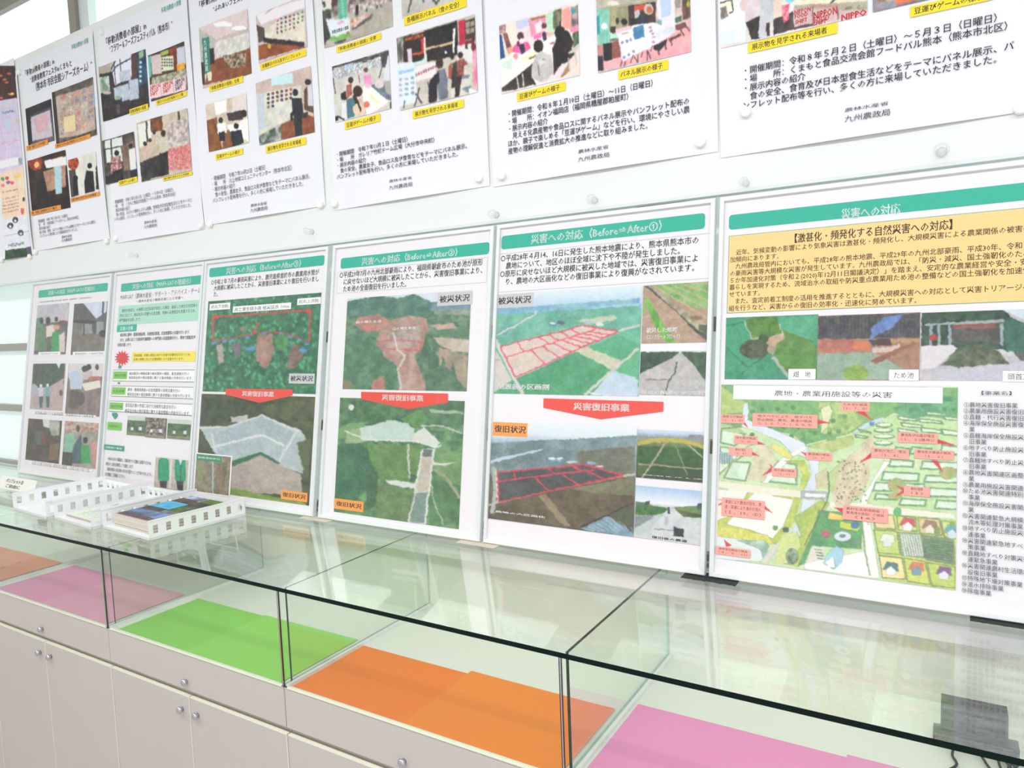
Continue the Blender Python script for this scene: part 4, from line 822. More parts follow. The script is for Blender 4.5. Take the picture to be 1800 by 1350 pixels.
def art(c):
    c.bg((62, 146, 112), (80, 160, 124), 6); c.P([(118, 790), (220, 765), (270, 900), (230, 1050), (110, 940)], (70, 156, 118)); c.P([(225, 770), (400, 760), (440, 860), (350, 880), (270, 900)], (96, 142, 62), (74, 118, 54), 12); c.P([(410, 760), (635, 755), (630, 900), (520, 870), (440, 830)], (92, 172, 134), (80, 160, 120), 6)
    c.P([(430, 830), (560, 880), (630, 920), (628, 1110), (480, 1100), (390, 980), (400, 880)], (102, 152, 70), (84, 130, 62), 12); c.P([(345, 880), (440, 850), (450, 890), (400, 910), (380, 980), (340, 930)], (206, 178, 150), (190, 150, 130), 10); c.E((280, 945), (85, 55), (92, 96, 70), (60, 76, 52), 24); c.E((330, 880), (30, 26), (60, 84, 52)); c.E((375, 945), (24, 22), (170, 150, 130))
    c.L([(215, 780), (265, 890), (300, 880)], 2.5, (170, 190, 160)); c.L([(420, 800), (440, 870)], 2, (196, 196, 176)); c.L([(380, 985), (470, 1100)], 5, (176, 186, 166)); c.L([(118, 935), (240, 1050), (340, 980)], 1.4, (44, 100, 76)); c.L([(120, 815), (215, 790)], 1.4, (44, 100, 76)); c.L([(240, 1050), (180, 1115)], 1.2, (44, 100, 76))
s.photo((118, 767), (631, 1117), art, cell=1.0)
def art(c):
    c.bg((176, 130, 110), (160, 118, 100), 8); c.P([(637, 757), (1215, 740), (1215, 880), (637, 890)], (96, 94, 92), (70, 66, 76), 14); 
    for k in range(30): x = 640 + k * 20; c.P([(x, 757), (x + 7, 757), (x + 7, 880), (x, 880)], (60, 60, 66), al=.6)
    c.P([(940, 820), (1010, 760), (1120, 745), (1060, 820), (960, 870), (930, 900)], (120, 150, 206), (96, 120, 176), 10); c.P([(637, 885), (830, 890), (940, 950), (640, 970)], (196, 130, 110), (176, 104, 90), 10); c.P([(815, 940), (850, 900), (910, 900), (935, 950)], (214, 122, 82)); c.P([(920, 890), (1040, 885), (1050, 920), (940, 925)], (80, 60, 60)); c.P([(1040, 890), (1210, 885), (1210, 905), (1045, 910)], (180, 150, 96)); c.P([(940, 940), (1100, 920), (1100, 950), (940, 970)], (216, 190, 180))
    c.P([(635, 970), (950, 965), (1040, 1010), (1200, 1110), (630, 1125)], (158, 178, 160), (146, 166, 146), 6); c.P([(930, 1010), (1180, 900), (1190, 915), (960, 1030)], (150, 96, 80)); c.E((850, 1080), (75, 46), (150, 176, 84), (126, 160, 70), 18)
s.photo((637, 757), (1211, 1122), art, cell=1.0)
def art(c):
    c.bg((206, 200, 204), (190, 184, 190), 5); c.P([(1220, 735), (1690, 715), (1720, 760), (1800, 800), (2000, 800), (2000, 960), (1220, 930)], (66, 92, 74), (44, 66, 56), 16); c.P([(1640, 705), (2000, 700), (2000, 830), (1800, 780)], (206, 220, 230)); c.P([(1690, 760), (1800, 800), (2000, 850), (2000, 960), (1700, 960)], (60, 110, 96), (50, 90, 70), 10)
    c.P([(1390, 800), (1660, 790), (1660, 910), (1390, 910)], (96, 92, 84), (70, 70, 66), 18); c.P([(1400, 806), (1640, 795), (1640, 825), (1400, 830)], (140, 84, 74)); c.P([(1240, 800), (1690, 775), (1692, 795), (1240, 812)], (160, 170, 172)); 
    for x in (1265, 1310, 1370, 1665): c.P([(x, 800), (x + 18, 798), (x + 18, 925), (x, 925)], (150, 166, 170))
    c.E((1285, 880), (24, 18), (180, 60, 54)); c.P([(1330, 1040), (1420, 940), (1560, 915), (1660, 960), (1720, 1030), (1600, 1030), (1480, 1070), (1400, 1040)], (116, 120, 96), (74, 88, 66), 22); c.P([(1220, 925), (1400, 920), (1420, 940), (1300, 1050), (1220, 1060)], (224, 216, 220)); c.P([(1320, 1060), (2000, 1000), (2000, 1130), (1320, 1120)], (200, 196, 208)); c.P([(1740, 960), (2000, 960), (2000, 1010), (1780, 1010)], (90, 92, 92))
vv0, vv1 = uvr(1215, 1122)[1], uvr(1215, 737)[1]
s.photo((1214, 740), (1882, 1124), art, cell=1.0)
for (tx, tl, br) in (('畑　地', (470, 1056), (622, 1116)), ('ため池', (1038, 1060), (1205, 1122)), ('頭首工', (1680, 1068), (1860, 1130))):
    s.rect('caption_box', tl, br, 'white_panel'); s.text(tx, (tl[0] + 28, tl[1] + 14), (br[0] - 28, br[1] - 12))
s.zoom(1240, 660, 3.214)
def art(c):
    c.bg((206, 228, 176), (190, 220, 150), 5)
    LG, MG, DG, YG, CR, WH = (226, 240, 206), (140, 190, 110), (86, 150, 86), (206, 214, 96), (238, 234, 206), (246, 246, 236)
    c.P([(90, 50), (1440, 70), (1440, 250), (1060, 210), (950, 280), (800, 330), (560, 390), (500, 330), (240, 290), (90, 300)], (120, 176, 96), (92, 156, 92), 14); c.P([(90, 60), (230, 150), (210, 210), (90, 220)], (170, 196, 104)); c.P([(640, 150), (780, 150), (900, 260), (800, 330), (660, 330), (640, 240)], (190, 206, 120), (140, 180, 96), 16); c.P([(1060, 180), (1440, 110), (1440, 180), (1120, 260)], (96, 168, 110), (70, 140, 96), 20)
    for k in range(60): x, y = 250 + random.random() * 560, 160 + random.random() * 200; c.E((x, y), (13, 13), random.choice([(96, 156, 84), (110, 170, 90), (70, 130, 70)]))
    for k in range(30): x = 1060 + random.random() * 370; c.E((x, 120 + random.random() * 80), (13, 14), random.choice([(60, 132, 84), (90, 160, 96)]))
    c.P([(650, 190), (700, 165), (720, 200), (690, 290), (650, 330), (660, 250)], (228, 226, 176))
    # river
    c.P([(215, 160), (240, 150), (245, 200), (240, 250), (400, 310), (560, 380), (590, 440), (640, 480), (640, 560), (620, 650), (550, 660), (600, 560), (580, 470), (480, 430), (420, 370), (250, 300), (205, 290), (210, 220)], (206, 220, 236), (226, 232, 244), 12)
    c.P([(550, 690), (630, 690), (560, 870), (470, 1060), (390, 1060), (480, 900), (530, 800)], (196, 214, 226), (220, 232, 236), 14); c.P([(830, 320), (900, 270), (1010, 230), (1010, 250), (900, 300), (840, 330)], (196, 216, 230)); c.P([(925, 265), (955, 262), (950, 285), (930, 285)], (70, 120, 200))
    # fields upper right and terraces
    for j, (y, x0, x1) in enumerate(((270, 960, 1060), (300, 950, 1060), (335, 950, 1070), (372, 950, 1060))):
        c.E(((x0 + x1) / 2, y + 10), ((x1 - x0) / 2, 14), DG); c.E(((x0 + x1) / 2, y + 7), ((x1 - x0) / 2 - 7, 10), LG)
    for (x, y, w, h) in ((1080, 225, 110, 24), (1200, 240, 130, 24), (1100, 262, 120, 26), (1240, 200, 120, 22), (1340, 225, 100, 24), (1080, 295, 110, 26), (1210, 290, 120, 30), (1330, 300, 110, 34), (840, 330, 90, 20), (860, 300, 70, 18)):
        c.P([(x, y), (x + w, y + 16), (x + w + 14, y + h + 10), (x + 10, y + h)], DG); c.P([(x + 8, y + 6), (x + w - 4, y + 20), (x + w + 2, y + h + 4), (x + 16, y + h - 4)], LG)
    for (x, y, w, h) in ((1030, 470, 150, 50), (1210, 480, 230, 56), (990, 540, 220, 60), (1230, 560, 210, 50), (940, 600, 300, 60), (1250, 630, 190, 60), (950, 665, 140, 40), (1090, 690, 160, 50), (1290, 700, 160, 60), (1060, 400, 100, 50), (1150, 400, 130, 50), (1320, 390, 120, 60)):
        c.P([(x + 14, y), (x + w, y + 10), (x + w - 6, y + h), (x, y + h - 6)], (96, 158, 96)); c.P([(x + 22, y + 7), (x + w - 8, y + 17), (x + w - 14, y + h - 8), (x + 10, y + h - 14)], (228, 242, 220), (212, 234, 204), 30)
    # left fields
    for q in ([(90, 290), (230, 330), (170, 400), (80, 380)], [(80, 400), (260, 420), (180, 480), (75, 460)], [(150, 480), (260, 490), (230, 600), (100, 580)], [(400, 480), (520, 500), (520, 620), (330, 600)], [(75, 470), (140, 480), (140, 500), (75, 560)]):
        c.P(q, (110, 166, 106)); m_ = np.mean(q, 0); c.P([tuple(m_ + (np.array(p) - m_) * .86) for p in q], (226, 240, 216), (200, 226, 190), 24)
    c.P([(75, 430), (155, 440), (150, 500), (75, 490)], (150, 190, 196)); 
    for x in range(80, 150, 14): c.L([(x, 440), (x, 500)], 1, (90, 110, 120))
    c.P([(90, 270), (150, 280), (240, 330), (90, 310)], (170, 200, 130)); c.L([(70, 570), (240, 400), (300, 380)], 2, (190, 176, 110)); c.L([(90, 300), (200, 290)], 2.5, (120, 130, 90))
    # roads
    c.P([(60, 590), (300, 620), (550, 650), (690, 660), (690, 700), (540, 700), (240, 660), (60, 630)], CR); c.P([(310, 600), (440, 460), (560, 400), (600, 395), (480, 470), (350, 610)], WH); c.P([(1010, 480), (1040, 490), (960, 600), (920, 700), (900, 760), (980, 1140), (925, 1140), (880, 770), (880, 690), (930, 620)], WH); c.P([(700, 710), (880, 720), (1410, 780), (1410, 810), (880, 770), (700, 750)], (240, 238, 214)); c.P([(890, 840), (935, 840), (985, 1145), (920, 1140)], WH)
    c.P([(440, 480), (560, 480), (590, 560), (560, 640), (530, 640), (550, 560), (520, 500)], YG, (170, 190, 70), 20); c.P([(380, 380), (440, 410), (500, 460), (460, 470), (370, 410)], (226, 220, 110)); c.P([(540, 650), (690, 655), (690, 700), (540, 695)], (170, 176, 176)); c.P([(560, 662), (680, 667), (680, 690), (560, 685)], (240, 240, 236))
    c.P([(60, 650), (540, 690), (500, 830), (400, 950), (60, 900)], (196, 206, 84), (176, 190, 76), 14); c.P([(60, 640), (245, 650), (215, 700), (60, 700)], (240, 240, 226)); c.P([(280, 660), (500, 700), (440, 850), (380, 920), (250, 870), (120, 840), (215, 720)], (244, 244, 234)); c.P([(60, 700), (200, 710), (120, 800), (60, 820)], (236, 240, 220)); c.L([(240, 690), (80, 880)], 2.5, (206, 196, 120)); c.P([(60, 850), (350, 900), (380, 950), (60, 910)], (216, 214, 90))
    c.P([(60, 905), (240, 930), (330, 1000), (320, 1050), (60, 1040)], (226, 236, 232)); c.P([(310, 1050), (400, 950), (420, 960), (350, 1060)], (214, 214, 200)); c.P([(180, 930), (330, 930), (360, 960), (330, 1040), (310, 980)], (120, 170, 140), (200, 220, 200), 12)
    c.P([(500, 800), (660, 700), (700, 720), (600, 900), (520, 1080), (440, 1060), (540, 900)], (190, 200, 80), (150, 180, 80), 14); c.P([(430, 900), (520, 880), (540, 960), (480, 1060), (390, 1060)], (206, 220, 130)); c.E((455, 870), (18, 16), (60, 90, 70)); c.E((490, 1020), (36, 46), (76, 104, 80), (150, 170, 130), 30); c.E((395, 860), (16, 14), (100, 140, 70))
    # landslides
    c.P([(700, 560), (760, 500), (880, 400), (940, 320), (955, 400), (930, 480), (930, 560), (890, 660), (800, 740), (740, 740), (710, 660)], (226, 212, 176), (206, 190, 150), 30); 
    for k in range(70): x, y = 740 + random.random() * 170, 480 + random.random() * 230; c.E((x, y), (4, 4), (110, 110, 80))
    c.P([(690, 560), (780, 470), (740, 560), (720, 660), (690, 640)], (190, 206, 130)); c.P([(560, 400), (680, 370), (830, 340), (840, 390), (720, 430), (620, 410)], (206, 206, 130), (160, 190, 100), 20); c.P([(620, 560), (690, 520), (690, 640), (630, 640)], (206, 200, 150)); c.P([(300, 400), (360, 400), (410, 480), (360, 540), (330, 600), (230, 590), (260, 500)], (226, 216, 184), (200, 196, 150), 24)
    for (x, y, rx, ry) in ((1080, 620, 50, 40), (1070, 680, 40, 18), (1370, 550, 50, 36)): c.E((x, y), (rx, ry), (190, 170, 110), (150, 170, 90), 30)
    # village
    c.P([(640, 760), (890, 780), (880, 980), (600, 960), (560, 1060), (520, 1080), (600, 900)], (90, 158, 90), (70, 140, 80), 14); c.P([(700, 770), (780, 790), (780, 820), (690, 810)], (244, 206, 96)); c.P([(760, 820), (880, 850), (860, 880), (760, 860)], (206, 214, 70)); c.E((845, 845), (24, 20), (60, 110, 160)); c.E((775, 908), (50, 28), (214, 226, 236)); c.E((775, 905), (18, 9), (110, 120, 120)); c.E((680, 895), (28, 20), (180, 84, 96)); c.E((855, 945), (22, 16), (110, 140, 110))
    c.P([(600, 960), (680, 970), (640, 1080), (570, 1060)], (226, 222, 200)); 
    for k in range(5): c.L([(615 + k * 6, 980 + k * 17), (660 + k * 3, 986 + k * 17)], 1.5, (96, 96, 96))
    c.P([(690, 1000), (740, 960), (780, 985), (770, 1060), (730, 1100), (665, 1060)], (150, 206, 220)); c.P([(690, 1045), (735, 1000), (745, 1090), (665, 1065)], (236, 240, 244)); c.L([(735, 965), (735, 1085)], 1.3, (60, 100, 120)); c.P([(560, 1060), (900, 990), (925, 1140), (560, 1090)], (250, 250, 246))
    c.P([(665, 1060), (690, 1010), (740, 960), (782, 985), (770, 1055), (725, 1095)], (158, 208, 222)); c.P([(672, 1055), (720, 1020), (735, 1085), (700, 1085)], (240, 240, 244))
    c.P([(940, 780), (1420, 820), (1412, 1210), (1000, 1150)], (196, 214, 96), (170, 200, 90), 12)
    for i, q in enumerate(([(950, 780), (1060, 790), (1075, 870), (960, 860)], [(1080, 790), (1185, 800), (1195, 880), (1090, 870)], [(1200, 800), (1320, 810), (1340, 900), (1210, 890)], [(1330, 820), (1420, 830), (1420, 920), (1350, 910)], [(950, 870), (1080, 880), (1100, 1010), (975, 1000)], [(1090, 885), (1220, 895), (1240, 1030), (1110, 1015)], [(1225, 900), (1400, 925), (1410, 1070), (1245, 1040)], [(980, 1015), (1110, 1030), (1130, 1150), (1000, 1140)], [(1120, 1030), (1240, 1050), (1270, 1180), (1140, 1160)], [(1250, 1055), (1412, 1080), (1412, 1200), (1280, 1185)])):
        c.P(q, [(236, 214, 150), (206, 216, 110), (226, 196, 130), (206, 214, 120), (196, 216, 110), (160, 176, 150), (110, 136, 100), (246, 226, 150), (206, 214, 90), (190, 210, 90)][i])
        c.L(q + [q[0]], 1.3, (120, 140, 60))
    for k in range(8): c.L([(1105 + k * 14, 895), (1130 + k * 14, 1020)], 3, (236, 240, 230))
    for k in range(9): c.L([(1230, 925 + k * 12), (1400, 945 + k * 13)], 2, (70, 96, 70))
    for (x, y, r_, w_) in ((1140, 830, (206, 70, 76), (240, 236, 236)), (1265, 845, (150, 110, 90), (236, 226, 206)), (1390, 870, (100, 160, 170), (206, 226, 230)), (1025, 920, (236, 236, 220), (226, 226, 220)), (1045, 1080, (70, 110, 110), (240, 240, 240)), (1190, 1080, (214, 116, 80), (110, 150, 160)), (1345, 1105, (120, 76, 130), (230, 230, 240))):
        c.P([(x - 45, y + 15), (x - 20, y - 30), (x + 40, y - 20), (x + 45, y + 25)], r_); c.P([(x - 25, y + 15), (x + 5, y - 5), (x + 30, y + 20), (x + 25, y + 48), (x - 25, y + 44)], w_)
    c.E((1085, 770), (22, 26), (90, 176, 100)); c.E((1310, 880), (16, 30), (120, 150, 70)); c.E((1395, 840), (16, 16), (120, 160, 80)); c.L([(690, 540), (700, 640), (690, 700), (660, 760), (560, 960)], 2, (80, 110, 70)); c.L([(880, 770), (900, 990), (930, 1130)], 1.6, (120, 150, 90))
    c.outlines(); c.a[:] = c.a * .86 + 36
    # red pointers
    RD = (226, 60, 72)
    for q in ([(850, 205), (890, 200), (950, 255)], [(200, 262), (222, 262), (245, 298)], [(630, 248), (630, 272), (710, 270)], [(292, 370), (292, 390), (340, 390)], [(262, 428), (264, 450), (308, 456)], [(378, 515), (375, 545), (322, 566)], [(378, 512), (380, 530), (355, 496)], [(574, 440), (572, 458), (535, 428)], [(940, 432), (940, 462), (870, 498)], [(1310, 360), (1308, 385), (1425, 398)], [(1275, 478), (1310, 478), (1345, 550)], [(1122, 640), (1122, 664), (1070, 688)], [(1122, 638), (1120, 654), (1072, 618)], [(95, 716), (95, 730), (60, 735)], [(335, 735), (330, 752), (382, 778)], [(778, 750), (775, 775), (722, 742)], [(105, 925), (150, 962), (118, 968)]): c.P(q, RD)
s.photo((92, 52), (1412, 1213), art, cell=0.9, name='painted_map', warp=0.7)
s.rect('caption_box', (160, 55), (1340, 158), 'white_panel')
s.text('農地・農業用施設等の災害', (392, 84), (1054, 128))
PAIRS = [((768, 150), (928, 205), 'ため池が被災', '（２、７、⑩）'), ((88, 218), (222, 272), '頭首工が被災', '（２、３、⑨）'), ((268, 212), (633, 300), '地すべりにより、地すべり防止施設、農地、農道が被災', '（１、２、⑥、７、８、９、⑬、⑭、⑮）'), ((163, 338), (296, 392), '排水路が被災', '（２、⑨）'), ((135, 405), (265, 458), '農地が埋没', '（１、８）'), ((377, 520), (515, 578), '排水路が被災', '（２、９）'), ((570, 430), (715, 485), '農道橋が被災', '（２、９）'), ((938, 408), (1150, 475), '農地が流亡、埋没', '（１、８）'), ((1180, 416), (1405, 480), '農地及び農道が被災', '（１、２）'), ((1088, 320), (1312, 388), '農地及び水路が埋没', '（１、２(連年)）'), ((1122, 622), (1268, 688), '農地が崩壊', '（１）'), ((95, 688), (335, 815), '津波により農地が冠水、津波・高潮により海水が浸入', '（１、19、④）'), ((778, 732), (1030, 836), '農村生活環境施設（集落排水施設）が被災', '（16）'), ((62, 962), (255, 1032), '海岸保全施設が被災', '（４、５、11）')]
for tl, br, t1, t2 in PAIRS:
    k = 0.022 * (br[0] - tl[0])
    s.rect('callout_box', tl, (br[0], br[1]), 'pink_call')
    u0, v0, u1, v1 = s.rect_uv(tl, br); du, dv = u1 - u0, v1 - v0
    rows = [t1[:len(t1) // 2], t1[len(t1) // 2:], t2] if len(t1) > 16 else [t1, t2]
    V, Fc, kk = [], [], 0
    for i, tt in enumerate(rows):
        co, f = text_mesh(tt, .0); a, b = co.min(0), co.max(0); n = len(rows); frac = .84 if len(tt) > 5 else .45
        y1 = v1 - dv * (.10 + i * .84 / n); y0 = y1 - dv * .62 / n
        x0 = u0 + du * (1 - frac) / 2
        V.append(np.stack([x0 + (co[:, 0] - a[0]) / (b[0] - a[0]) * du * frac, y0 + (co[:, 1] - a[1]) / (b[1] - a[1]) * (y1 - y0)], 1)); Fc += [tuple(q + kk for q in g) for g in f]; kk += len(co)
    s.mesh('lettering', np.concatenate(V), Fc, M['ink_brown'], s.next())
s.text('【事業名】', (1560, 88), (1728, 112))
s.para('①農地災害復旧事業|②農業用施設災害復旧事業|③直轄・代行災害復旧事業|④海岸保全施設災害復旧事|　業|⑤直轄海岸保全施設災害復|　旧事業|⑥地すべり防止施設災害復|　旧事業|⑦直轄地すべり防止災害復|　旧事業|⑧農地災害関連区画整備事|　業|⑨農業用施設災害関連事業|⑩ため池災害関連特別対策|　事業|⑪海岸保全施設災害関連事|　業|⑫災害関連緊急大規模漂着|　流木等処理対策事業|⑬地すべり防止施設災害関|　連事業|⑭災害関連緊急地すべり対|　策事業|⑮直轄地すべり対策災害関|　連緊急事業|⑯災害関連農村生活環境施|　設復旧事業|⑰特殊地下壕対策事業|⑱湛水排除事業|⑲除塩事業'.split('|'), (1465, 150), (1437, 1222), (1763, 178), 0, bold=0)

# ---- panel 5
s = framed(-1.309, -0.579, 'framed panel of red-outlined farm fields with four photographs around it')
s.zoom(840, 340, 3.749)
s.rect('title_band', (158, 282), (1496, 232), 'teal', r=0.010)
s.text('災害への対応（Before⇒After①）', (352, 272), (1212, 246), 'ink_white', bold=.02)
s.outline('text_outline', (133, 400), (1535, 560), 'line_grey')
s.para(['○平成28年４月14、16日に発生した熊本地震により、熊本県熊本市の', '　農地について、地区のほぼ全域に沈下や不陸が発生しました。', '○原形に戻せないほど大規模に被災した地域では、災害復旧事業によ', '　り、農地の大区画化などの復旧事業により復興がなされています。'], (148, 408), (146, 606), (1455, 330), 0)
def fields(c, after):
    pass
def art(c):
    c.vgrad([(0, (226, 238, 244)), (.12, (196, 220, 238)), (.2, (150, 196, 220)), (.26, (110, 176, 176)), (.4, (116, 188, 160)), (1, (86, 168, 124))])
    c.P([(120, 760), (400, 740), (700, 720), (1070, 690), (1070, 720), (600, 770), (120, 800)], (120, 172, 206), (150, 196, 206), 12); c.P([(120, 800), (1070, 740), (1070, 900), (120, 990)], (126, 190, 168), (104, 172, 150), 12); c.P([(640, 840), (900, 800), (920, 830), (760, 860)], (196, 206, 180))
    c.L([(112, 940), (250, 870), (370, 800), (390, 770)], 4, (196, 214, 216)); c.L([(112, 932), (250, 860), (370, 790)], 1.2, (110, 150, 160)); c.P([(310, 1190), (700, 1020), (870, 1160), (760, 1330), (100, 1330)], (88, 168, 124), (76, 156, 112), 8); c.P([(730, 1015), (930, 930), (1060, 1000), (960, 1110)], (90, 172, 130)); c.P([(640, 1040), (720, 1010), (960, 1110), (890, 1165)], (206, 206, 176)); c.P([(940, 1120), (1060, 1010), (1058, 1230), (900, 1170)], (100, 180, 134))
    c.L([(240, 1220), (930, 905), (1065, 870)], 3.5, (206, 212, 196)); c.L([(105, 955), (165, 1060), (240, 1220), (300, 1330)], 7, (214, 210, 208)); c.P([(100, 1000), (150, 1080), (225, 1230), (98, 1320)], (214, 204, 200)); c.L([(110, 1100), (160, 1090)], 2, (150, 160, 160)); c.L([(1060, 1020), (700, 1330)], 5, (206, 206, 190)); c.P([(740, 1330), (900, 1165), (1058, 1225), (1058, 1340)], (190, 206, 226), (206, 218, 234), 8); c.L([(730, 1310), (880, 1340)], 2, (240, 240, 240))
    q = [(148, 1010), (690, 872), (928, 908), (250, 1212)]
    c.P(q, (226, 206, 196), (214, 196, 186), 10)
    for (x, y, c_) in ((495, 862, (90, 140, 170)), (546, 852, (96, 110, 130)), (730, 855, (170, 190, 206)), (800, 862, (226, 226, 220))): c.E((x, y), (26, 14), c_)
    c.E((495, 855), (22, 8), (230, 236, 236)); RD = (232, 84, 100)
    for l in ([(148, 1010), (690, 872), (928, 908), (250, 1212), (148, 1010)], [(188, 1082), (780, 895)], [(262, 985), (305, 1045)], [(405, 945), (465, 990)], [(470, 928), (530, 970)], [(545, 908), (600, 945)], [(610, 893), (670, 925)], [(350, 1032), (445, 1125)], [(432, 1008), (540, 1085)], [(495, 990), (620, 1045)], [(560, 968), (690, 1015)], [(600, 955), (740, 990)], [(640, 942), (790, 972)], [(690, 925), (830, 952)], [(730, 910), (870, 932)]): c.L(l, 2.4 if len(l) > 2 else 2, RD)
s.photo((121, 668), (1060, 1338), art, cell=0.95)
def art(c):
    c.bg((190, 160, 140), (176, 146, 126), 12); c.P([(1150, 605), (1545, 575), (1545, 780), (1400, 740), (1250, 680)], (150, 190, 120), (110, 166, 90), 10)
    for k in range(6): c.L([(1150 + k * 60, 605 - k * 4), (1545, 660 + 60 * (3 - k))], 2.5, (196, 176, 140))
    c.P([(1100, 612), (1135, 612), (1450, 850), (1540, 960), (1530, 985), (1430, 910), (1330, 800), (1210, 700)], (92, 92, 80), (70, 72, 66), 10); c.P([(1120, 610), (1140, 606), (1460, 840), (1530, 860), (1530, 940), (1450, 900)], (196, 184, 160), (150, 140, 120), 12); c.P([(1455, 860), (1530, 870), (1530, 940), (1460, 900)], (96, 100, 84)); c.P([(1092, 680), (1130, 700), (1220, 860), (1310, 985), (1240, 985), (1160, 860)], (130, 196, 84), (96, 160, 70), 16); c.E((1440, 820), (40, 14), (150, 120, 90)); c.E((1095, 760), (14, 40), (150, 180, 110))
s.photo((1091, 608), (1532, 981), art, cell=0.95)
def art(c):
    c.bg((190, 184, 182), (178, 172, 172), 8); c.R(0, 0, 1, .06, (214, 222, 224)); c.P([(1070, 1045), (1330, 1045), (1280, 1085), (1065, 1190)], (70, 92, 70), (54, 74, 58), 14); c.P([(1340, 1045), (1530, 1045), (1530, 1270), (1420, 1130)], (84, 108, 76), (62, 84, 62), 14)
    for k in range(5): c.L([(1070, 1080 + k * 22), (1290, 1056 + k * 8)], 1.2, (50, 70, 54))
    c.P([(1065, 1190), (1290, 1080), (1330, 1060), (1350, 1060), (1440, 1150), (1530, 1270), (1530, 1340), (1062, 1340)], (200, 194, 192), (186, 180, 180), 14); c.L([(1310, 1110), (1300, 1180), (1260, 1240), (1230, 1330)], 2.4, (84, 84, 80)); c.L([(1100, 1230), (1250, 1225)], 1.6, (120, 116, 114)); c.E((1255, 1045), (10, 5), (60, 60, 70))
s.photo((1074, 1042), (1532, 1336), art, cell=0.95)
s.rect('caption_box', (124, 668), (366, 745), 'grey_label'); s.text('被災状況', (136, 686), (352, 722), bold=.02)
s.text('地震前の区画割', (132, 1252), (470, 1296), 'ink_white', bold=.03); s.text('被災した畦畔', (1112, 886), (1316, 914), 'ink_white', bold=.03); s.text('（コンクリートブロック）', (1114, 930), (1332, 958), 'ink_white', bold=.03)
s.text('農道の陥没やひび割れ', (1078, 1296), (1514, 1330), 'ink_white', bold=.03)
s.zoom(840, 680, 3.858)
arrow(s, [(447, 78), (445, 142), (835, 220), (1258, 168), (1260, 102)], (650, 106), (1030, 170))
def art(c):
    c.vgrad([(0, (238, 242, 246)), (.12, (226, 234, 242)), (.2, (176, 196, 214)), (.3, (128, 150, 156)), (.45, (120, 130, 124)), (.6, (106, 106, 88)), (1, (92, 84, 70))])
    c.P([(85, 380), (1080, 330), (1070, 560), (80, 590)], (140, 160, 166), (112, 132, 134), 10); c.P([(85, 500), (200, 470), (440, 420), (440, 430), (210, 490), (80, 520)], (190, 206, 220)); c.P([(660, 440), (1070, 400), (1060, 600), (980, 600), (700, 520)], (126, 126, 110), (106, 110, 96), 12)
    c.P([(100, 830), (470, 710), (980, 600), (1060, 620), (1055, 790), (700, 960), (70, 880)], (112, 100, 78), (92, 80, 62), 10); c.P([(620, 690), (1060, 610), (1055, 740), (800, 720)], (130, 128, 96), (110, 112, 84), 12); c.P([(410, 740), (460, 725), (640, 950), (580, 940)], (150, 132, 104)); c.L([(70, 800), (480, 705), (980, 602), (1075, 590)], 4, (196, 190, 176)); c.L([(108, 540), (120, 700), (100, 860)], 8, (176, 180, 176)); c.L([(125, 560), (135, 780)], 1.6, (230, 230, 210))
    c.P([(135, 580), (480, 545), (700, 525), (980, 600), (500, 705), (145, 780)], (88, 88, 88), (76, 78, 78), 8)
    for (x, y) in ((505, 492), (560, 492)): c.E((x, y), (28, 18), (120, 150, 176)); c.E((x, y - 6), (24, 8), (226, 232, 236))
    c.E((640, 510), (40, 9), (206, 206, 210)); c.E((770, 518), (34, 10), (140, 176, 196)); c.E((825, 540), (28, 6), (220, 220, 220))
    RD = (222, 66, 86)
    for l in ([(135, 580), (480, 550), (720, 525), (985, 600), (480, 708), (145, 782), (135, 580)], [(145, 640), (480, 598), (790, 562)], [(245, 575), (262, 625)], [(480, 555), (525, 592)], [(640, 540), (720, 570)], [(388, 615), (480, 705)], [(580, 598), (690, 665)], [(740, 572), (860, 622)]): c.L(l, 3 if len(l) > 2 else 2.6, RD)
    c.P([(700, 965), (880, 870), (1055, 990), (1053, 1022)], (140, 172, 190), (120, 150, 168), 8)
    for k in range(9): c.L([(720 + k * 30, 960 - k * 12), (800 + k * 32, 985 - k * 2)], 1, (190, 210, 220))
    c.L([(700, 950), (1058, 790)], 3, (60, 50, 46)); c.P([(900, 870), (1058, 800), (1056, 960)], (84, 92, 70))
    c.P([(85, 240), (300, 240), (300, 350), (85, 350)], (226, 234, 240), al=.3)
s.photo((90, 225), (1056, 1018), art, cell=0.95)
def art(c):
    c.vgrad([(0, (214, 226, 240)), (.07, (190, 206, 226)), (.14, (140, 150, 160)), (.2, (150, 160, 120)), (.32, (92, 124, 70)), (.7, (56, 86, 50)), (1, (62, 80, 54))]); c.P([(1085, 370), (1200, 345), (1400, 350), (1550, 400), (1550, 430), (1400, 380), (1200, 375), (1085, 400)], (190, 176, 84)); c.P([(1090, 400), (1550, 420), (1550, 520), (1085, 520)], (66, 104, 56), (54, 88, 50), 12); c.P([(1430, 320), (1550, 330), (1550, 370), (1440, 350)], (150, 140, 150))
    c.L([(1275, 375), (1190, 510), (1110, 620)], 3.4, (176, 160, 140)); c.L([(1340, 385), (1420, 600)], 1.6, (150, 170, 120)); c.L([(1430, 395), (1550, 500)], 2.4, (196, 190, 176)); c.L([(1085, 520), (1550, 560)], 3, (160, 150, 126)); c.P([(1085, 525), (1160, 530), (1110, 600), (1083, 600)], (84, 104, 56))
s.photo((1085, 287), (1546, 652), art, cell=0.95)
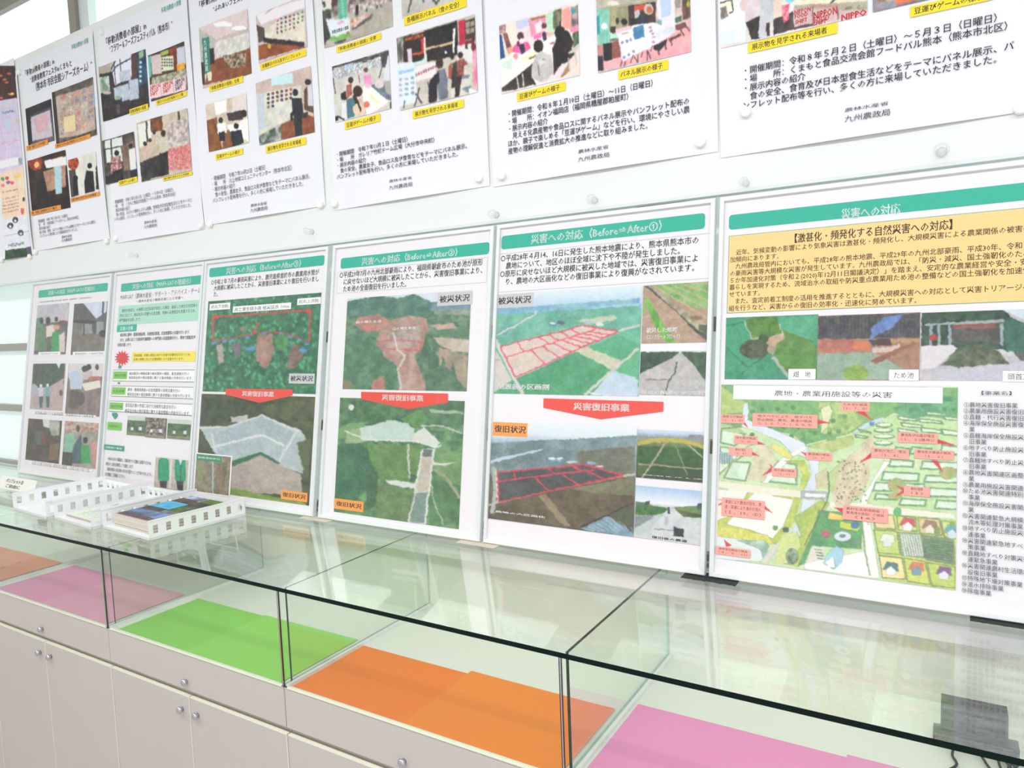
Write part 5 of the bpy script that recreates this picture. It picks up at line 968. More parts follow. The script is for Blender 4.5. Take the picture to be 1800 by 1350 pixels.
def art(c):
    c.vgrad([(0, (170, 200, 232)), (.15, (206, 222, 238)), (.3, (240, 242, 246)), (.36, (190, 200, 200)), (1, (200, 204, 206))]); c.P([(1070, 790), (1290, 820), (1280, 850), (1200, 870), (1068, 870)], (96, 140, 76), (70, 110, 60), 12); c.P([(1330, 820), (1540, 870), (1540, 890), (1400, 880)], (96, 110, 70), (76, 90, 56), 14); c.P([(1330, 815), (1540, 800), (1540, 870), (1340, 830)], (110, 140, 80)); c.P([(1070, 775), (1140, 785), (1180, 800), (1070, 800)], (90, 130, 96)); c.P([(1490, 790), (1545, 782), (1545, 830), (1490, 830)], (70, 84, 96)); c.P([(1135, 778), (1165, 770), (1165, 800), (1135, 800)], (60, 80, 60))
    c.P([(1290, 825), (1330, 825), (1400, 885), (1540, 895), (1530, 1085), (1065, 1060), (1180, 960)], (214, 218, 218), (202, 208, 208), 8); c.P([(1068, 875), (1200, 870), (1170, 900), (1065, 960)], (140, 146, 150)); c.L([(1296, 815), (1296, 860)], 3.4, (44, 50, 60)); c.P([(1330, 950), (1395, 960), (1395, 1020), (1330, 1010)], (44, 52, 60)); c.L([(1200, 962), (1330, 975)], 2, (140, 130, 130)); c.P([(1270, 880), (1300, 870), (1290, 930), (1265, 930)], (190, 194, 196))
s.photo((1072, 668), (1533, 1078), art, cell=0.95)
s.rect('caption_box', (105, 237), (336, 343), 'orange_label'); s.text('復旧状況', (116, 258), (328, 318), bold=.02)
s.text('農地の大区画化', (120, 836), (460, 892), 'ink_white', bold=.03); s.text('復旧後の農地【緑：大豆、黄：水稲】', (1118, 592), (1520, 630), 'ink_white', bold=.03); s.text('復旧後の農道', (1182, 1008), (1420, 1056), 'ink_black', bold=.02)

# ---- panel 4
s = framed(-2.067, -1.322, 'framed panel of brown landslide valley above green reservoir photograph')
s.zoom(560, 390, 2.369)
s.rect('title_band', (94, 152), (710, 134), 'teal', r=0.010)
s.text('災害への対応（Before⇒After②）', (181, 150), (578, 142), 'ink_white', bold=.02)
s.outline('text_outline', (80, 208), (700, 252), 'line_grey')
s.para(['○平成29年7月の九州北部豪雨により、福岡県朝倉市のため池が原形', '　に戻せないほど大規模に被災したことから、災害復旧事業により、', '　ため池の全面復旧を行いました。'], (88, 210), (84, 294), (684, 180), 0)
def art(c):
    c.bg((106, 142, 108), (70, 108, 82), 30); c.P([(120, 315), (645, 280), (645, 330), (120, 345)], (216, 226, 236)); c.P([(120, 330), (260, 305), (330, 320), (400, 300), (480, 340), (470, 400), (300, 400), (120, 390)], (86, 130, 110), (62, 104, 92), 10); c.P([(470, 345), (560, 330), (640, 340), (640, 370), (470, 370)], (110, 140, 160)); c.P([(480, 365), (640, 360), (638, 390), (480, 385)], (160, 160, 160), (110, 140, 110), 24)
    c.P([(160, 400), (250, 385), (300, 410), (260, 450), (200, 460), (150, 430)], (190, 130, 116), (160, 110, 100), 16); c.P([(270, 420), (380, 390), (450, 400), (460, 450), (430, 520), (400, 560), (420, 610), (450, 700), (330, 705), (340, 640), (320, 590), (270, 560), (240, 520), (250, 470)], (190, 156, 140), (166, 124, 112), 14); c.P([(300, 470), (420, 430), (430, 500), (330, 530), (290, 500)], (182, 160, 150), (150, 140, 130), 16); c.L([(250, 500), (300, 490), (430, 500), (420, 535), (290, 530)], 2.2, (206, 90, 96)); c.L([(190, 440), (250, 455)], 3, (220, 110, 110)); c.L([(310, 460), (330, 530), (360, 560), (330, 620), (345, 700)], 4, (206, 196, 190))
    c.P([(460, 430), (560, 420), (580, 450), (500, 450)], (200, 160, 146)); c.P([(480, 480), (630, 490), (625, 540), (560, 540), (500, 510)], (206, 196, 176), (190, 170, 150), 10); c.P([(500, 520), (620, 560), (618, 690), (560, 640), (500, 600)], (176, 150, 130), (140, 130, 110), 16); c.P([(490, 450), (635, 440), (632, 490), (500, 470)], (84, 124, 92))
    for (x, y) in ((450, 520), (480, 560), (520, 620), (560, 640)): c.P([(x, y - 60), (x + 26, y + 50), (x - 26, y + 50)], (72, 112, 80), (56, 92, 66), 30)
    c.P([(110, 480), (200, 460), (260, 540), (330, 620), (320, 700), (95, 700)], (86, 132, 96), (66, 108, 80), 18); c.P([(225, 660), (270, 640), (280, 700), (220, 700)], (180, 120, 104)); c.P([(440, 640), (520, 590), (618, 700), (450, 705)], (82, 124, 88), (62, 100, 72), 16); c.P([(100, 660), (140, 670), (130, 700), (95, 700)], (130, 120, 90)); c.a[:] = c.a * .9 + 22
s.photo((121, 320), (617, 706), art, cell=1.0)
s.rect('caption_box', (497, 297), (640, 343), 'grey_label'); s.text('被災状況', (505, 308), (630, 330), bold=.02)
s.text('谷の神ため池', (156, 412), (262, 420), 'ink_white'); s.text('山の神ため池', (310, 438), (405, 448), 'ink_white')
def art(c):
    c.bg((106, 154, 100), (66, 112, 76), 26); c.P([(90, 735), (615, 745), (612, 850), (90, 860)], (84, 128, 86), (60, 100, 68), 16); c.P([(85, 860), (130, 840), (210, 830), (160, 870), (190, 910), (80, 900)], (110, 156, 96)); c.P([(120, 870), (200, 850), (190, 920), (110, 920)], (150, 176, 130)); c.E((137, 772), (12, 12), (226, 226, 220)); c.P([(460, 780), (600, 790), (606, 800), (470, 795)], (160, 180, 150))
    c.P([(60, 930), (170, 920), (260, 1000), (240, 1080), (150, 1160), (60, 1200)], (66, 118, 82), (50, 98, 68), 20); c.P([(200, 925), (430, 930), (420, 1010), (400, 1090), (260, 1080), (220, 1000)], (104, 142, 78), (90, 128, 72), 10); c.P([(170, 860), (250, 840), (290, 825), (340, 840), (400, 860), (400, 915), (180, 912)], (190, 210, 200), (206, 220, 210), 8); c.P([(225, 870), (300, 825), (380, 840), (400, 905), (220, 905)], (196, 216, 206)); c.P([(400, 880), (440, 855), (510, 920), (490, 945), (390, 915)], (222, 224, 216)); c.L([(110, 870), (190, 905), (400, 915), (500, 940), (515, 930)], 3, (226, 228, 220)); c.L([(420, 850), (520, 850), (600, 880)], 2.6, (196, 200, 180)); c.P([(340, 820), (430, 780), (460, 830), (410, 860)], (90, 140, 80))
    c.P([(470, 945), (600, 960), (600, 1100), (520, 1080), (480, 1020)], (120, 160, 96), (100, 140, 84), 10); c.P([(480, 1050), (600, 1130), (590, 1260), (460, 1250), (470, 1120)], (86, 130, 78), (66, 106, 66), 14); c.L([(478, 1030), (530, 1060), (590, 1150)], 5, (150, 160, 120)); c.P([(480, 1000), (520, 1005), (570, 1000), (530, 1015), (480, 1012)], (214, 220, 206)); c.L([(373, 925), (380, 1070)], 3, (214, 216, 206)); c.P([(275, 1075), (330, 1075), (400, 1090), (405, 1110), (350, 1105), (300, 1092)], (222, 224, 216)); c.P([(380, 1050), (404, 1052), (404, 1080), (380, 1078)], (70, 90, 80))
    c.P([(435, 945), (485, 945), (465, 1090), (445, 1260), (370, 1255), (400, 1110)], (206, 208, 196)); c.P([(438, 948), (476, 950), (472, 978), (434, 975)], (90, 104, 104)); c.P([(430, 980), (472, 980), (455, 1120), (410, 1125)], (196, 186, 170)); c.P([(405, 1130), (455, 1125), (440, 1255), (380, 1250)], (110, 136, 128), (124, 148, 140), 8); c.L([(485, 945), (465, 1090), (445, 1262)], 2, (236, 236, 230)); c.L([(432, 950), (402, 1110), (372, 1250)], 2, (236, 236, 230)); c.L([(470, 1090), (480, 1160), (520, 1260)], 1.6, (190, 196, 180))
    c.P([(250, 1085), (340, 1110), (400, 1130), (370, 1250), (240, 1230), (230, 1150)], (112, 140, 86), (90, 120, 76), 12); c.P([(200, 1030), (250, 1040), (240, 1180), (200, 1200)], (60, 96, 64)); c.a[:] = c.a * .92 + 16
s.photo((91, 732), (584, 1280), art, cell=1.0)
arrow(s, [(178, 708), (178, 738), (375, 780), (540, 752), (540, 715)], (265, 718), (437, 748))
s.rect('caption_box', (67, 1150), (187, 1210), 'orange_label'); s.text('復旧状況', (75, 1162), (180, 1196), bold=.02)

# ---- panel 3
s = framed(-2.860, -2.094, 'framed panel of wooded slope above white slope-work, behind the trays')
s.zoom(340, 430, 2.754)
s.rect('title_band', (79, 115), (633, 100), 'teal', r=0.010)
s.text('災害への対応（Before⇒After③）', (160, 112), (520, 108), 'ink_white', bold=.02)
s.para(['○令和２年７月の豪雨災害により、鹿児島県曽於市の農業用水管が', '　大規模に被災したことから、災害復旧事業により復旧を行いまし', '　た。'], (80, 172), (88, 254), (608, 142), 0)
def art(c):
    c.bg((66, 126, 92), (44, 96, 70), 30)
    for k in range(620):
        x, y = 40 + random.random() * 580, 240 + random.random() * 490; q = 0.75 + .5 * random.random(); c.E((x, y), (7, 10), (70 * q, 140 * q, 102 * q))
    c.P([(310, 440), (385, 430), (390, 520), (370, 580), (345, 600), (305, 560), (300, 490)], (176, 140, 126), (150, 120, 108), 30); c.P([(480, 480), (540, 500), (530, 550), (490, 600), (455, 600), (465, 530)], (140, 118, 106), (110, 96, 86), 30); c.P([(110, 490), (140, 480), (150, 570), (120, 575)], (176, 166, 160)); c.P([(185, 480), (225, 470), (230, 540), (205, 550)], (120, 110, 120)); c.E((240, 410), (14, 12), (140, 130, 110))
    BL, RD = (84, 150, 206), (206, 74, 72)
    for (x, y) in ((100, 478), (150, 468), (185, 464), (260, 450), (340, 432), (425, 432), (470, 445), (515, 462), (550, 482)): c.P([(x - 12, y - 4), (x + 12, y - 7), (x + 12, y + 5), (x - 12, y + 8)], BL)
    c.E((275, 505), (24, 12), BL); c.E((530, 512), (18, 12), BL); c.L([(95, 468), (150, 460), (250, 440), (340, 424), (430, 425), (500, 448), (560, 475)], 2, RD); c.L([(95, 345), (93, 470)], 3, RD); c.L([(100, 350), (330, 335), (570, 318)], 3, RD); c.L([(570, 318), (562, 470)], 3, RD); c.E((108, 350), (14, 12), RD); c.E((555, 320), (14, 12), RD); c.L([(320, 375), (295, 415)], 3, RD); c.E((295, 418), (11, 11), RD)
    c.P([(390, 440), (460, 450), (450, 520), (400, 500)], (90, 156, 96), (70, 130, 80), 30)
s.photo((73, 275), (592, 724), art, cell=0.95)
def art(c):
    c.bg((84, 92, 66), (62, 72, 52), 14); c.P([(35, 740), (180, 760), (180, 860), (60, 880), (30, 880)], (70, 86, 60), (50, 62, 48), 14); c.P([(340, 780), (600, 740), (590, 940), (540, 940), (460, 860)], (96, 104, 72), (70, 82, 58), 14)
    c.P([(30, 880), (180, 880), (330, 820), (520, 900), (560, 960), (530, 1110), (400, 1060), (320, 1010), (180, 1060), (95, 1000)], (196, 202, 206), (180, 190, 194), 8); c.P([(180, 835), (265, 825), (260, 860), (185, 862)], (196, 190, 190)); c.P([(95, 920), (180, 890), (325, 830), (490, 910), (440, 970), (330, 920), (110, 975)], (172, 186, 190)); c.P([(110, 985), (330, 930), (430, 980), (410, 1050), (325, 1000), (120, 1040)], (178, 192, 196)); c.L([(95, 980), (335, 920), (440, 975)], 4, (226, 226, 224)); c.L([(30, 890), (180, 880), (330, 825), (510, 905)], 3, (222, 216, 214)); c.L([(90, 910), (105, 1000)], 2.5, (220, 220, 220)); c.L([(490, 920), (410, 1055)], 3, (222, 222, 222))
    c.P([(120, 1065), (325, 1005), (420, 1055), (410, 1065), (325, 1022), (180, 1075), (170, 1080)], (60, 110, 84)); c.P([(170, 1080), (325, 1022), (440, 1075), (520, 1110), (530, 1220), (170, 1190)], (190, 176, 166), (172, 156, 148), 14); c.P([(500, 960), (570, 940), (560, 1120), (540, 1110)], (90, 104, 70)); c.P([(165, 1170), (430, 1230), (545, 1250), (545, 1280), (160, 1235)], (150, 170, 84), (120, 146, 70), 20)
s.photo((41, 722), (560, 1264), art, cell=1.0)
arrow(s, [(157, 698), (157, 726), (322, 766), (480, 731), (482, 701)], (237, 708), (390, 738))
for tx, tl, br in (('終点(下流側)', (80, 288), (178, 312)), ('用之瀬支線水路 被災延長 100m', (193, 300), (473, 312)), ('起点(上流側)', (505, 262), (617, 286))):
    s.rect('caption_box', tl, br, 'white_panel'); s.text(tx, (tl[0] + 8, tl[1] + 6), (br[0] - 8, br[1] - 4))
s.rect('caption_box', (465, 624), (587, 674), 'grey_label'); s.text('被災状況', (472, 634), (580, 662), bold=.02)
s.rect('caption_box', (427, 1186), (552, 1248), 'orange_label'); s.text('復旧状況', (434, 1197), (545, 1234), bold=.02)
s.rect('inset_border', (14, 1006), (178, 1222), 'white_panel')
def art(c):
    c.bg((160, 146, 124), (130, 122, 100), 10); c.L([(96, 1050), (96, 1215)], 3, (190, 200, 204)); c.P([(110, 1060), (170, 1050), (150, 1200), (110, 1215)], (150, 130, 104), (110, 100, 80), 10); c.P([(20, 1060), (60, 1060), (30, 1200)], (140, 150, 104))
s.photo((18, 1012), (172, 1215), art)
s.rect('green_tag', (18, 1016), (138, 1054), 'green_tag'); s.text('管路埋設状況', (24, 1024), (131, 1044), 'ink_white')

# ---- panel 2
s = framed(-3.572, -2.866, 'framed panel with red star, green steps and two green jackets')
s.zoom(0, 440, 3.069)
s.rect('title_band', (655, 181), (1100, 180), 'teal', r=0.008)
s.text('災害への対応（MAFF-SATの取組①）', (716, 182), (1030, 181), 'ink_white', bold=.02)
s.text('MAFF-SAT（農林水産省・サポート・アドバイス・チーム）', (652, 240), (1090, 230), 'ink_grey'); s.text('～農林水産省の職員派遣による支援～', (735, 268), (990, 262), 'ink_grey')
s.rect('text_box', (642, 302), (1090, 378), 'teal_pale')
s.para(['　農林水産省は、大規模な自然災害が発生した場合、被災した地方公共団体の', '求めに応じて、被災状況の把握や応急措置、早期の災害復旧を支援するため、', '専門職員を派遣します。'], (650, 318), (642, 388), (1086, 300), 0, 'ink_grey', fill=.7)
s.rect('section_tag', (633, 405), (736, 436), 'teal'); s.text('派遣の効果', (650, 412), (718, 430), 'ink_white')
s.para(['　被災地に農地・農業用施設等、災害復旧事業、応急措置等の支援を行います。', '　また、必要に応じて技術研究機関等への専門家の派遣要請を行い、現地で調査及び', '技術支援します。'], (645, 448), (630, 520), (1078, 482), 1, 'ink_grey', fill=.7)
s.poly('red_star', [(660 + (43 if i % 2 else 27) * math.cos(i * math.pi / 14), 582 + (43 if i % 2 else 27) * math.sin(i * math.pi / 14)) for i in range(28)], 'callout_red')
s.rect('yellow_box', (716, 551), (1054, 599), 'yellow_box', r=0.005); s.para(['発災直後、早期の復旧に向けた迅速な初動対応を行うため、', '災害の規模に応じた派遣体制により支援を行います。'], (724, 560), (722, 596), (1030, 582), 0, 'ink_brown', fill=.7)
for tl, br, a_, b_ in (((612, 645), (1065, 712), '被災状況の把握', '被災概況の情報収集や被災箇所の確認、緊急調査'), ((604, 730), (1055, 803), '応急対策', '農地・農業用施設の応急措置等の技術支援'), ((592, 812), (1048, 893), '復旧計画', '査定設計書の作成に向けた技術的な助言')):
    s.rect('step_box', tl, br, 'line_dark', r=0.006); u0, v0, u1, v1 = s.rect_uv(tl, br); rrect(s, 'step_box', u0 + .002, v0 + .002, u1 - .002, v1 - .002, 'white_panel', 0.005)
    e = (tl[0] + 74, tl[1] + 50); s.rect('step_label', (tl[0] + 3, tl[1] + 8), e, 'lime_label'); s.text(a_, (tl[0] + 10, tl[1] + 22), (e[0] - 6, e[1] - 12), 'ink_brown')
    s.para([b_ + 'を行い', '被災自治体の復旧事業に関する基本情報の共有を行います。'], (tl[0] + 88, tl[1] + 12), (tl[0] + 84, br[1] - 18), (br[0] - 10, tl[1] + 42), 0, 'ink_grey', fill=.7)
s.rect('step_label', (584, 925), (656, 972), 'lime_label'); s.text('災害復旧完了', (590, 940), (650, 958), 'ink_brown')
s.poly('step_arrow', [(610, 876), (606, 888), (622, 912), (638, 892), (632, 876)], 'teal_ink'); s.poly('step_arrow', [(640, 712), (636, 720), (648, 722), (650, 712)], 'teal_ink'); s.poly('step_arrow', [(645, 618), (640, 636), (656, 636), (656, 622)], 'teal_ink')
for (tl, br, k) in (((693, 893), (783, 1002), 0), ((793, 901), (895, 1016), 1), ((911, 911), (1032, 1024), 2)):
    def art(c, k=k):
        c.bg((96, 124, 84), (66, 92, 62), 8); c.R(0, 0, 1, .22, (206, 216, 206)) if k != 1 else c.R(0, 0, 1, 1, (176, 160, 150), (70, 60, 60), 14); c.man(.3, .5, .45, (230, 230, 226), (70, 80, 110)); c.man(.75, .45, .5, (226, 232, 236), (60, 70, 90)); c.R(0, .85, 1, 1, (170, 150, 120), al=.6)
    s.photo(tl, br, art)
s.rect('section_tag', (562, 1046), (671, 1084), 'teal_ink'); s.text('活動服の着用', (574, 1056), (660, 1076), 'ink_white')
s.para(['　MAFF-SATの職員は、被災地での活動に従事するため、', '緑色の上着を着用して活動します。', '　被災地域の自治体の方はお困りのことがありましたら、', 'お気軽にご相談ください。'], (580, 1112), (566, 1215), (822, 1150), 0, 'ink_grey', fill=.7)
def art(c):
    c.bg((196, 184, 170), (206, 196, 184), 6); c.R(.44, 0, .5, 1, (226, 224, 220))
    for x in (885, 975):
        c.P([(x - 26, 1132), (x - 8, 1116), (x + 12, 1116), (x + 30, 1134), (x + 32, 1235), (x + 22, 1248), (x - 26, 1240), (x - 28, 1180)], (40, 166, 120), (32, 148, 106), 10); c.P([(x - 20, 1243), (x + 20, 1246), (x + 16, 1300), (x - 12, 1300)], (56, 54, 60)); c.L([(x - 22, 1150), (x - 24, 1235)], 1, (24, 120, 86)); c.L([(x + 26, 1150), (x + 27, 1235)], 1, (24, 120, 86))
    c.P([(965, 1126), (990, 1124), (978, 1160)], (226, 230, 240)); c.L([(978, 1160), (978, 1240)], 1.4, (30, 70, 70))
s.photo((845, 1116), (1020, 1300), art, cell=1.0)

# ---- panel 1
s = framed(-4.388, -3.600, 'framed panel with six site photographs in two columns, leftmost in row')
s.zoom(0, 440, 3.069)
s.rect('title_band', (210, 217), (580, 219), 'teal', r=0.008); s.text('災害への対応（MAFF-SATの取組②）', (262, 219), (512, 217), 'ink_white', bold=.02)
s.text('平成28年度熊本地震に係る支援（熊本県　益城町他）、令和元年度ほか', (216, 276), (494, 258), 'ink_grey'); s.text('平成30年７月豪雨に係る支援（愛媛県他）、令和元年東日本台風', (184, 600), (425, 598), 'ink_grey')
def art(c):
    c.bg((206, 196, 206), (190, 186, 200), 6); c.P([(195, 400), (370, 380), (365, 560), (185, 560)], (120, 110, 110), (90, 84, 86), 14); c.P([(190, 370), (230, 360), (235, 540), (188, 540)], (110, 140, 120)); c.E((225, 380), (11, 18), (60, 60, 66)); c.E((260, 380), (13, 20), (60, 50, 56)); c.E((305, 372), (9, 14), (60, 50, 50)); c.P([(250, 410), (290, 400), (300, 460), (250, 470)], (236, 214, 206)); c.P([(285, 440), (325, 440), (330, 550), (275, 550)], (52, 156, 90)); c.P([(318, 460), (350, 440), (352, 550), (322, 550)], (226, 206, 200)); c.P([(200, 420), (245, 410), (250, 540), (205, 545)], (96, 130, 96)); c.E((340, 390), (26, 12), (110, 76, 76)); c.E((305, 415), (18, 14), (220, 150, 130))
s.photo((203, 298), (354, 562), art)
def art(c):
    c.bg((130, 122, 112), (112, 106, 98), 8); c.P([(440, 275), (580, 262), (572, 370), (520, 375), (440, 300)], (206, 214, 232), (222, 226, 240), 6); c.P([(400, 290), (440, 275), (470, 310), (520, 370), (505, 390), (395, 380)], (84, 84, 84)); c.P([(520, 370), (578, 330), (570, 450), (515, 420)], (96, 92, 96)); c.L([(558, 265), (556, 350)], 3, (50, 50, 56)); c.P([(450, 385), (560, 385), (560, 450), (440, 450)], (150, 150, 160)); c.P([(395, 375), (520, 380), (520, 400), (395, 390)], (50, 56, 46)); c.E((510, 420), (12, 34), (66, 84, 64)); c.L([(455, 390), (452, 460)], 3, (60, 56, 60)); c.E((555, 450), (20, 20), (60, 56, 60))
s.photo((402, 290), (571, 560), art)
def art(c):
    c.bg((190, 176, 172), (176, 160, 158), 6); c.P([(180, 610), (350, 605), (345, 720), (300, 740), (175, 740)], (76, 92, 78), (54, 70, 60), 14); c.P([(305, 610), (330, 610), (318, 640)], (230, 236, 240)); c.P([(260, 740), (345, 690), (338, 860), (250, 860)], (196, 170, 170)); c.E((185, 750), (20, 30), (176, 176, 186))
    for (x, y, cl) in ((222, 730, (206, 206, 220)), (258, 728, (120, 176, 176))): c.E((x, y), (8, 9), (240, 240, 244)); c.P([(x - 13, y + 10), (x + 13, y + 8), (x + 13, y + 60), (x - 12, y + 62)], cl); c.P([(x - 10, y + 60), (x + 11, y + 58), (x + 8, y + 120), (x - 6, y + 120)], (70, 92, 96))
    c.E((330, 770), (9, 18), (110, 80, 90))
s.photo((180, 612), (336, 866), art)
def art(c):
    c.bg((150, 130, 126), (120, 104, 104), 8); c.P([(372, 610), (560, 600), (555, 680), (370, 690)], (226, 216, 214)); c.P([(440, 720), (540, 700), (545, 740), (460, 760)], (236, 230, 214)); c.E((460, 640), (18, 18), (56, 54, 64)); c.E((480, 630), (14, 16), (46, 44, 52)); c.P([(375, 660), (430, 640), (450, 700), (440, 750), (380, 750)], (196, 206, 226)); c.P([(440, 660), (500, 645), (500, 690), (450, 700)], (206, 190, 190)); c.E((525, 630), (9, 16), (60, 56, 60)); c.E((510, 690), (34, 10), (196, 110, 96)); c.P([(380, 750), (420, 750), (420, 860), (370, 850)], (96, 90, 80)); c.E((430, 800), (30, 40), (90, 84, 84))
s.photo((372, 612), (546, 898), art)
def art(c):
    c.bg((86, 70, 58), (62, 50, 44), 8); c.P([(250, 905), (325, 905), (320, 1000), (280, 1000)], (196, 190, 180), (150, 150, 140), 8); c.P([(230, 900), (270, 905), (265, 960), (235, 950)], (226, 222, 220)); c.E((215, 1010), (26, 40), (76, 96, 84)); c.E((235, 1020), (14, 34), (110, 60, 54)); c.P([(270, 1050), (322, 1040), (315, 1130), (265, 1130)], (106, 110, 76), (140, 70, 60), 20)
s.photo((155, 907), (318, 1152), art)
def art(c):
    c.bg((170, 170, 160), (150, 140, 134), 8); c.P([(350, 920), (540, 925), (535, 980), (350, 980)], (176, 120, 104), (206, 190, 180), 14); c.P([(350, 990), (400, 980), (410, 1080), (345, 1090)], (140, 190, 160)); c.E((422, 960), (11, 20), (90, 70, 66)); c.P([(400, 1050), (440, 990), (450, 1150), (380, 1150)], (70, 96, 110)); c.P([(440, 1050), (480, 1050), (490, 1150), (438, 1150)], (62, 160, 90)); c.E((462, 1025), (13, 18), (50, 46, 50)); c.P([(490, 1040), (535, 1030), (530, 1185), (505, 1180)], (206, 150, 140)); c.R(0, .7, .3, 1, (60, 64, 56))
s.photo((352, 920), (527, 1182), art)
for tx, tl, br in (('災害対策本部での打合せ', (210, 549), (326, 566)), ('農地被害箇所による被災状況調査', (395, 548), (570, 566)), ('防災専門家による現地調査、災害復旧方法の技術支援', (180, 878), (520, 890)), ('令和元年東日本台風の被災状況調査（令和元年10月11日）', (160, 1150), (500, 1182))):
    s.rect('caption_box', tl, br, 'white_panel'); s.text(tx, (tl[0] + 12, tl[1] + 5), (br[0] - 12, br[1] - 4), 'ink_grey')
# ------------------------------------------------------------------ magnets on the board
def round_magnet(px, py, label, rad=0.0145):
    d = ray(px, py); p = d * ((Y_BOARD - 0.008) / d[1])
    m = MB().lathe((p[0], Y_BOARD - 0.0005, p[2]), (0, -1, 0), [(0, rad), (0.010, rad), (0.0135, rad * .93), (0.015, rad * .75)], 24)
    o = at_origin(m.build('round_magnet', M['mag'])); tag(o, label, 'magnet', 'ivory round magnets on the board')
for px, py, lb in ((33, 127, 'ivory round magnet at top right of the dark-topped flyer'), (52, 451, 'ivory round magnet at lower right of the far left flyer'), (3, 457, 'ivory round magnet under the far left flyer at its bottom edge'),
                   (62, 443, 'ivory round magnet on lower left corner of the orange-captioned poster'), (187, 424, 'ivory round magnet on lower right corner of the orange-captioned poster'), (203, 419, 'ivory round magnet on lower left corner of the arched-window poster'),
                   (353, 396, 'ivory round magnet on lower right corner of the arched-window poster'), (369, 394, 'ivory round magnet on lower left corner of the brown-floor photographs poster'), (563, 360, 'ivory round magnet on lower right corner of the brown-floor photographs poster'),
                   (588, 358, 'ivory round magnet on lower left corner of the red-post poster'), (842, 313, 'ivory round magnet on lower right corner of the red-post poster'), (882, 309, 'ivory round magnet on lower left corner of the bean game poster'),
                   (1231, 250, 'ivory round magnet on lower right corner of the bean game poster'), (1311, 197, 'ivory round magnet on lower left corner of the rightmost poster'), (1794, 190, 'ivory round magnet on lower right corner of the rightmost poster'), (57, 117, 'ivory round magnet on top left corner of the orange-captioned poster'), (178, 57, 'ivory round magnet on top left corner of the arched-window poster')):
    round_magnet(px, py, lb, 0.0145)
def clear_magnet(px, py, label, k=1.0):
    d = ray(px, py); p = d * ((Y_BOARD - 0.012) / d[1]); c = (p[0], Y_BOARD, p[2])
    e = empty('clear_push_magnet', P3(*c), label, 'magnet', 'clear knob magnets below the posters')
    MB().lathe(c, (0, -1, 0), [(0, .010 * k), (0.004, .011 * k), (0.007, .007 * k), (0.012, .0055 * k), (.017, .009 * k), (.022, .0135 * k), (.030, .015 * k), (.037, .0125 * k), (.040, .006 * k)], 24).build('knob', M['clear'], e)
    MB().lathe(c, (0, -1, 0), [(.0002, .0085 * k), (0.002, .0085 * k)], 18).build('magnet_disc', M['alu'], e)
for a in ((237, 449, 'clear knob magnet above the panel with green jackets', .9), (545, 407, 'clear knob magnet above the wooded slope panel', 1), (870, 377, 'clear knob magnet above the landslide valley panel', 1), (1043, 351, 'clear knob magnet above the red-outlined fields panel', 1), (1310, 321, 'clear knob magnet above left end of the map panel', .9), (1655, 266, 'clear knob magnet above the map panel, largest of its row', 1.15)):
    clear_magnet(*a)

# ------------------------------------------------------------------ felt pads under the frames
def pad(name, x0, x1, y0, y1, m, label, h=0.0015):
    r = random.Random(int(abs(x0) * 1000)); n = 26; mb = MB(); top = []
    for i in range(n + 1): top.append((x0 + (x1 - x0) * i / n, y0 + (r.random() - .5) * 0.004))
    top += [(x1, y1), (x0, y1)]; k = len(top)
    z0, z1 = Z_TOP, Z_TOP + h
    mb.v = [(x, y, z0) for x, y in top] + [(x, y, z1) for x, y in top]
    mb.f = [tuple(range(k))[::-1], tuple(range(k, 2 * k))] + [(i, (i + 1) % k, k + (i + 1) % k, k + i) for i in range(k)]; mb.m = [0] * len(mb.f)
    o = at_origin(mb.build(name, M[m])); tag(o, label, 'pad')
pad('rubber_pad', -0.635, -0.487, 1.872, 1.935, 'black', 'black non-slip pad under the two right frames where they meet')
pad('rubber_pad', 0.035, 0.20, 1.880, 1.935, 'black', 'black non-slip pad under right end of the map panel')
pad('felt_pad', -1.395, -1.245, 1.872, 1.930, 'felt', 'beige felt pad under the landslide valley and field panels')
pad('felt_pad', -2.14, -1.99, 1.874, 1.930, 'felt', 'beige felt pad under the wooded slope and landslide panels')

# ------------------------------------------------------------------ glass counter top
GT = 0.012
gx0, gx1 = JOINTS[0], JOINTS[-1] + 0.9
top = MB().box(gx0, gx1, Y_FRONT - 0.006, 2.015, Z_TOP - GT, Z_TOP, 0, {'y0': 1, 'y1': 1, 'x0': 1, 'x1': 1})
o = at_origin(top.build('glass_counter_top', [M['glass'], M['gedge']])); tag(o, 'long clear glass counter top with dark green front edge', 'counter')

